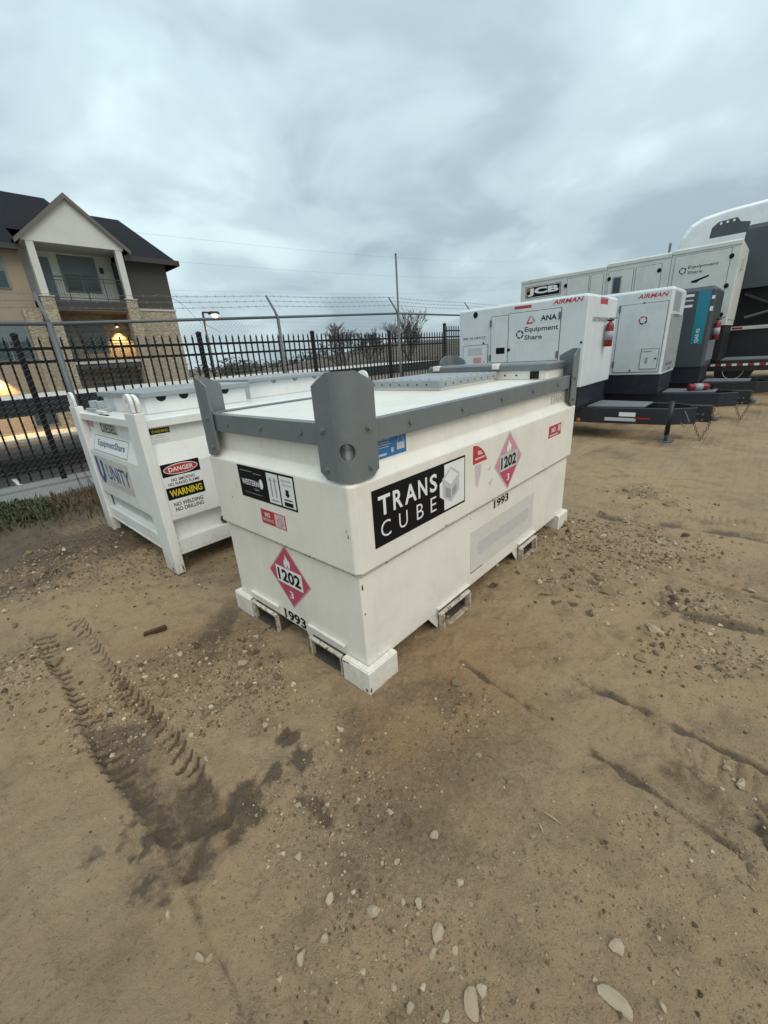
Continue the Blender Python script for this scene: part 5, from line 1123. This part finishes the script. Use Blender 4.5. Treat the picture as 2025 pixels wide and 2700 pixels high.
extinguisher('red fire extinguisher hanging on the end wall of the ANA generator', yard(ROWS+0.86, ROWD-0.075, 1.34), (0, 0, YAW), sc_=0.86)
extinguisher('red fire extinguisher hanging on the dark grey generator with the teal stripe', yard(ROWS+4.19+0.35, 1.15-0.075, 1.30), (0, 0, YAW), sc_=0.86)
extinguisher('red fire extinguisher lying on the grey deck plate of a trailer', yard(ROWS+2.19+0.42, 1.51-0.38, 0.548), (R(90), 0, YAW+R(35)), sc_=0.86)

# ------------------------------------------------------------------ stones, grit, sticks, weeds
def rock_mesh(seed, sub=2):
    bm = bmesh.new(); bmesh.ops.create_icosphere(bm, subdivisions=sub, radius=1.0); r_ = random.Random(seed)
    planes = [(Vector((r_.gauss(0,1), r_.gauss(0,1), r_.gauss(0,1))).normalized(), r_.uniform(0.38, 0.80)) for _ in range(15)]
    for v in bm.verts:
        for (n, d_) in planes:
            k = v.co.dot(n)
            if k > d_: v.co -= n*(k-d_)
        v.co *= r_.uniform(0.97, 1.03)*1.25
    me_ = bpy.data.meshes.new('stone'); bm.to_mesh(me_); bm.free(); me_.materials.append(MT['stone'])
    return me_
rocks = [rock_mesh(i) for i in range(9)]
STONES = [(-0.247, 1.273, .022), (-0.375, 1.208, .016), (-0.562, 1.316, .017), (-0.763, 1.177, .017), (-0.805, 1.252, .014), (-0.369, 0.983, .019), (-0.229, 0.705, .020), (-0.105, 0.672, .022), (-0.291, 0.584, .018),
          (-0.538, 0.594, .016), (-0.566, 0.598, .017), (-0.336, 0.814, .014), (-0.236, 0.619, .014), (-0.307, 0.605, .012), (-0.581, 0.763, .012), (-0.504, 1.317, .015), (-0.293, 1.212, .012), (-0.247, 1.219, .012), (-0.176, 0.697, .011),
          (-0.686, 0.693, .012), (0.09, 0.853, .019), (-0.034, 0.785, .016), (0.023, 0.682, .018), (-0.02, 0.687, .012), (0.106, 0.581, .016), (0.048, 0.579, .017), (0.015, 0.581, .011), (-0.079, 0.579, .015),
          (0.563, 0.458, .014), (0.514, 0.569, .020), (-0.017, 0.598, .014), (1.383, 1.758, .032), (0.165, 0.669, .012), (-0.02, 0.483, .014), (-0.057, 0.523, .013), (0.06, 0.465, .013), (0.111, 0.531, .009), (0.093, 0.545, .010), (-0.046, 0.93, .012),
          (1.37, 1.80, .018), (2.142, 2.06, .045), (1.638, 1.935, .032), (1.705, 1.918, .03), (1.77, 1.919, .032), (1.542, 1.994, .026), (1.54, 1.58, .02), (1.501, 1.577, .018), (1.156, 1.824, .02), (1.189, 2.602, .02), (1.711, 2.911, .034), (2.027, 2.721, .03)]
for i, (x, y, r_) in enumerate(STONES):
    o = bpy.data.objects.new('stone', rocks[i % 9]); col.objects.link(o)
    o.location = (x, y, gz_at(x, y)+r_*0.02); o.scale = (r_*random.uniform(.7, 1.2), r_*random.uniform(.6, 1.05), r_*random.uniform(.55, .95)); o.rotation_euler = (random.uniform(-.3, .3), random.uniform(-.3, .3), random.uniform(0, 6.28))
    lab = ('small pale stone on the dirt beyond the long side of the cream tank' if x > 1.0 else 'pale stone among the gravel at the bottom edge of the picture' if y < 0.62 and x > -0.35 else
           'small pale stone in the gravel patch below the tank corner' if y < 0.9 and x > -0.35 else 'pale stone beside the lower end of the tyre rut' if y < 0.9 else
           'pale stone near the dark damp patch by the tyre rut' if x > -0.6 else 'small pale stone at the edge of the tyre rut')
    tag(o, lab, 'stone', 'loose stones on the dirt')
for (x, y, rx, ry, rz_, lab) in ((0.127, 0.484, .034, .020, 1.2, 'flat pale stone at the bottom edge, below the gravel patch'), (0.458, 0.472, .046, .019, -0.9, 'long pointed pale stone lying near the bottom edge'), (0.066, 0.615, .021, .019, 0.3, 'pale triangular stone standing up in the gravel patch')):
    o = bpy.data.objects.new('stone', rocks[4]); col.objects.link(o); o.location = (x, y, gz_at(x, y)+0.006); o.scale = (rx, ry, 0.012); o.rotation_euler = (0.1, 0.05, rz_); tag(o, lab, 'stone', 'loose stones on the dirt')
# pebbles and grit: far too many to count
def scatter(n):
    base = rock_mesh(77, 1); bv = np.array([v.co[:] for v in base.vertices]); bf = np.array([p.vertices[:] for p in base.polygons])
    P = []
    tries = 0
    xs = rng.uniform(-3.2, 3.0, n*14); ys = rng.uniform(0.35, 4.6, n*14)
    z, w_, g_, c_ = terrain(xs, ys); s_, d_ = to_sd(xs, ys)
    keep = rng.random(xs.size) < np.clip(g_**2.0*0.95+0.016, 0, 1)/np.maximum(0.5, np.hypot(xs, ys))**0.6
    i = np.nonzero(keep)[0][:n]
    x, y, z = xs[i], ys[i], z[i]; k = len(i)
    r_ = 0.0023*np.exp(rng.normal(0.15, 0.60, k))*np.clip(np.hypot(x, y), 0.8, 2.6)**0.75
    a = rng.uniform(0, 6.283, k); sc3 = np.stack([r_*rng.uniform(.8, 1.5, k), r_*rng.uniform(.6, 1.1, k), r_*rng.uniform(.45, .8, k)], 1)
    vv = bv[None]*sc3[:, None, :]
    ca, sa_ = np.cos(a)[:, None], np.sin(a)[:, None]
    X = vv[:, :, 0]*ca-vv[:, :, 1]*sa_+x[:, None]; Y = vv[:, :, 0]*sa_+vv[:, :, 1]*ca+y[:, None]; Z = vv[:, :, 2]+(z+r_*0.25)[:, None]
    co = np.stack([X, Y, Z], -1).reshape(-1, 3); fa = (bf[None]+(np.arange(k)*len(bv))[:, None, None]).reshape(-1, 3)
    me_ = bpy.data.meshes.new('gravel'); me_.from_pydata(co.tolist(), [], fa.tolist()); me_.update()
    ca_ = me_.attributes.new('tone', 'FLOAT', 'POINT'); ca_.data.foreach_set('value', np.repeat(rng.random(k), len(bv)).astype(np.float32))
    m_, t_, b_ = newmat('gravel stone'); at_ = t_.nodes.new('ShaderNodeAttribute'); at_.attribute_name = 'tone'
    r3 = t_.nodes.new('ShaderNodeValToRGB'); lk(t_, at_.outputs['Fac'], r3.inputs[0]); e_ = r3.color_ramp.elements; e_[0].color = (0.06, 0.042, 0.025, 1); e_[1].color = (0.50, 0.42, 0.30, 1)
    for p_, c_ in ((0.25, (0.16, 0.11, 0.062, 1)), (0.70, (0.26, 0.185, 0.11, 1)), (0.88, (0.36, 0.28, 0.185, 1))): m6 = e_.new(p_); m6.color = c_
    lk(t_, r3.outputs[0], b_.inputs['Base Color']); b_.inputs['Roughness'].default_value = 0.9
    me_.materials.append(m_); o = bpy.data.objects.new('gravel', me_); col.objects.link(o); tag(o, 'small pebbles and grit scattered over the dirt', 'gravel', kind='stuff')
scatter(19000)
for k, (a, b, lab) in enumerate((((0.459, 0.904), (0.501, 0.858), 'longer pale wood splinter on the bare dirt'), ((0.430, 0.869), (0.433, 0.838), 'shorter pale wood splinter on the bare dirt'))):
    A, B = Vector((*a, gz_at(*a)+0.004)), Vector((*b, gz_at(*b)+0.004)); o = MB().tube([A, A.lerp(B, .5)+Vector((0.001, 0.001, 0.001)), B], [0.0015, 0.0038, 0.001], 5).build('wood_splinter', 'wood'); tag(o, lab, 'splinter', 'wood splinters')
a = (-1.447, 2.011); b = (-1.347, 2.053)
o = MB().prism([(0, 0), (0.11, 0), (0.125, 0.012), (0.12, 0.035), (0.0, 0.022)], 'y', 0, 0.022).build('scrap_metal', 'rust', bevel=0.003); o.location = (*a, gz_at(*a)-0.002); o.rotation_euler = (0.1, 0, math.atan2(b[1]-a[1], b[0]-a[0])); tag(o, 'short rusty scrap of metal lying on the dirt', 'scrap')
# weeds by the fence
def blades(name, spots, n, h_, spread, mat, label, cat, kind='stuff', w_=0.007, lie=False):
    V = []; F = []; r_ = random.Random(n+int(h_*100)); ki = 0
    pos = [[(x+r_.gauss(0, spread), y+r_.gauss(0, spread)) for _ in range(int(n*k))] for (x, y, k) in spots]
    flatp = [p for q_ in pos for p in q_ if to_sd(*p)[1] <= 6.58]
    gzs = terrain(np.array([p[0] for p in flatp]), np.array([p[1] for p in flatp]))[0] if lie else None
    for (x, y, k), pp in zip(spots, pos):
        bz0 = None
        for (bx, by) in pp:
            s_, d_ = to_sd(bx, by)
            if d_ > 6.58: continue
            bz = gz_at(x, y) if bz0 is None else bz0
            bz0 = bz; a = r_.random()*6.283; L_ = h_*r_.uniform(0.35, 1.15); ln_ = r_.uniform(0.15, 0.9)
            dx, dy = math.cos(a), math.sin(a); ww = w_*r_.uniform(.6, 1.6); px, py = -dy*ww, dx*ww
            p0 = (bx, by, bz-0.01); p1 = (bx+dx*L_*ln_*0.4, by+dy*L_*ln_*0.4, bz+L_*0.65); p2 = (bx+dx*L_*ln_, by+dy*L_*ln_, bz+L_*(1-0.55*ln_))
            if lie:
                q0 = r_.uniform(0.001, 0.012); p0 = (bx, by, gzs[ki]+q0); p1 = (bx+dx*L_*0.6, by+dy*L_*0.6, gzs[ki]+q0+r_.uniform(0, 0.006)); p2 = (bx+dx*L_+r_.gauss(0, .004), by+dy*L_+r_.gauss(0, .004), gzs[ki]+r_.uniform(0.0, 0.012)); ki += 1
            o_ = len(V); V += [(p0[0]-px, p0[1]-py, p0[2]), (p0[0]+px, p0[1]+py, p0[2]), (p1[0]+px, p1[1]+py, p1[2]), (p1[0]-px, p1[1]-py, p1[2]), p2]
            F += [(o_, o_+1, o_+2, o_+3), (o_+3, o_+2, o_+4)]
    m = MB(); m.v = V; m.f = F
    o = bpy.data.objects.new(name, bpy.data.meshes.new(name)); o.data.from_pydata(V, [], F); o.data.materials.append(MT[mat]); col.objects.link(o); return tag(o, label, cat, kind=kind)
blades('green_weeds', [(-4.25, 4.46, 1), (-4.0, 4.40, .8), (-4.5, 4.7, 1), (-3.85, 4.32, .5), (-4.8, 4.95, 1), (-4.35, 4.2, .6), (-4.6, 4.4, .8)], 330, 0.15, 0.20, 'grass_green', 'low green weeds growing at the foot of the fence', 'weeds', w_=0.007)
blades('dry_weeds', [(-4.15, 5.3, 1), (-3.95, 4.85, 1), (-3.65, 5.0, 1.2), (-3.5, 4.8, 1), (-3.8, 5.15, 1.2), (-3.3, 4.6, .8), (-3.4, 5.3, 1), (-3.1, 4.9, .7), (-3.0, 5.6, .8)], 200, 0.13, 0.26, 'grass_dry', 'dry brown weeds between the fence and the white tank', 'weeds', w_=0.004)
blades('tall_stalks', [(-3.9, 5.45, 1), (-3.75, 5.5, 1), (-4.0, 5.3, .6)], 16, 0.55, 0.12, 'grass_dry', 'tall dry grass stalks standing against the fence', 'weeds', w_=0.003)
blades('leaf_litter', [(-3.2+0.16*i+random.gauss(0, .15), 3.25+random.gauss(0, .22), .7) for i in range(9)] + [(-2.0+random.gauss(0, .25), 3.2+random.gauss(0, .12), .7) for i in range(4)] + [(-3.4+random.gauss(0, .4), 3.9+random.gauss(0, .3), .7) for i in range(10)], 150, 0.026, 0.34, 'litter', 'dead leaves and bark scraps scattered near the white tank', 'litter', w_=0.004, lie=True)
finish_text()
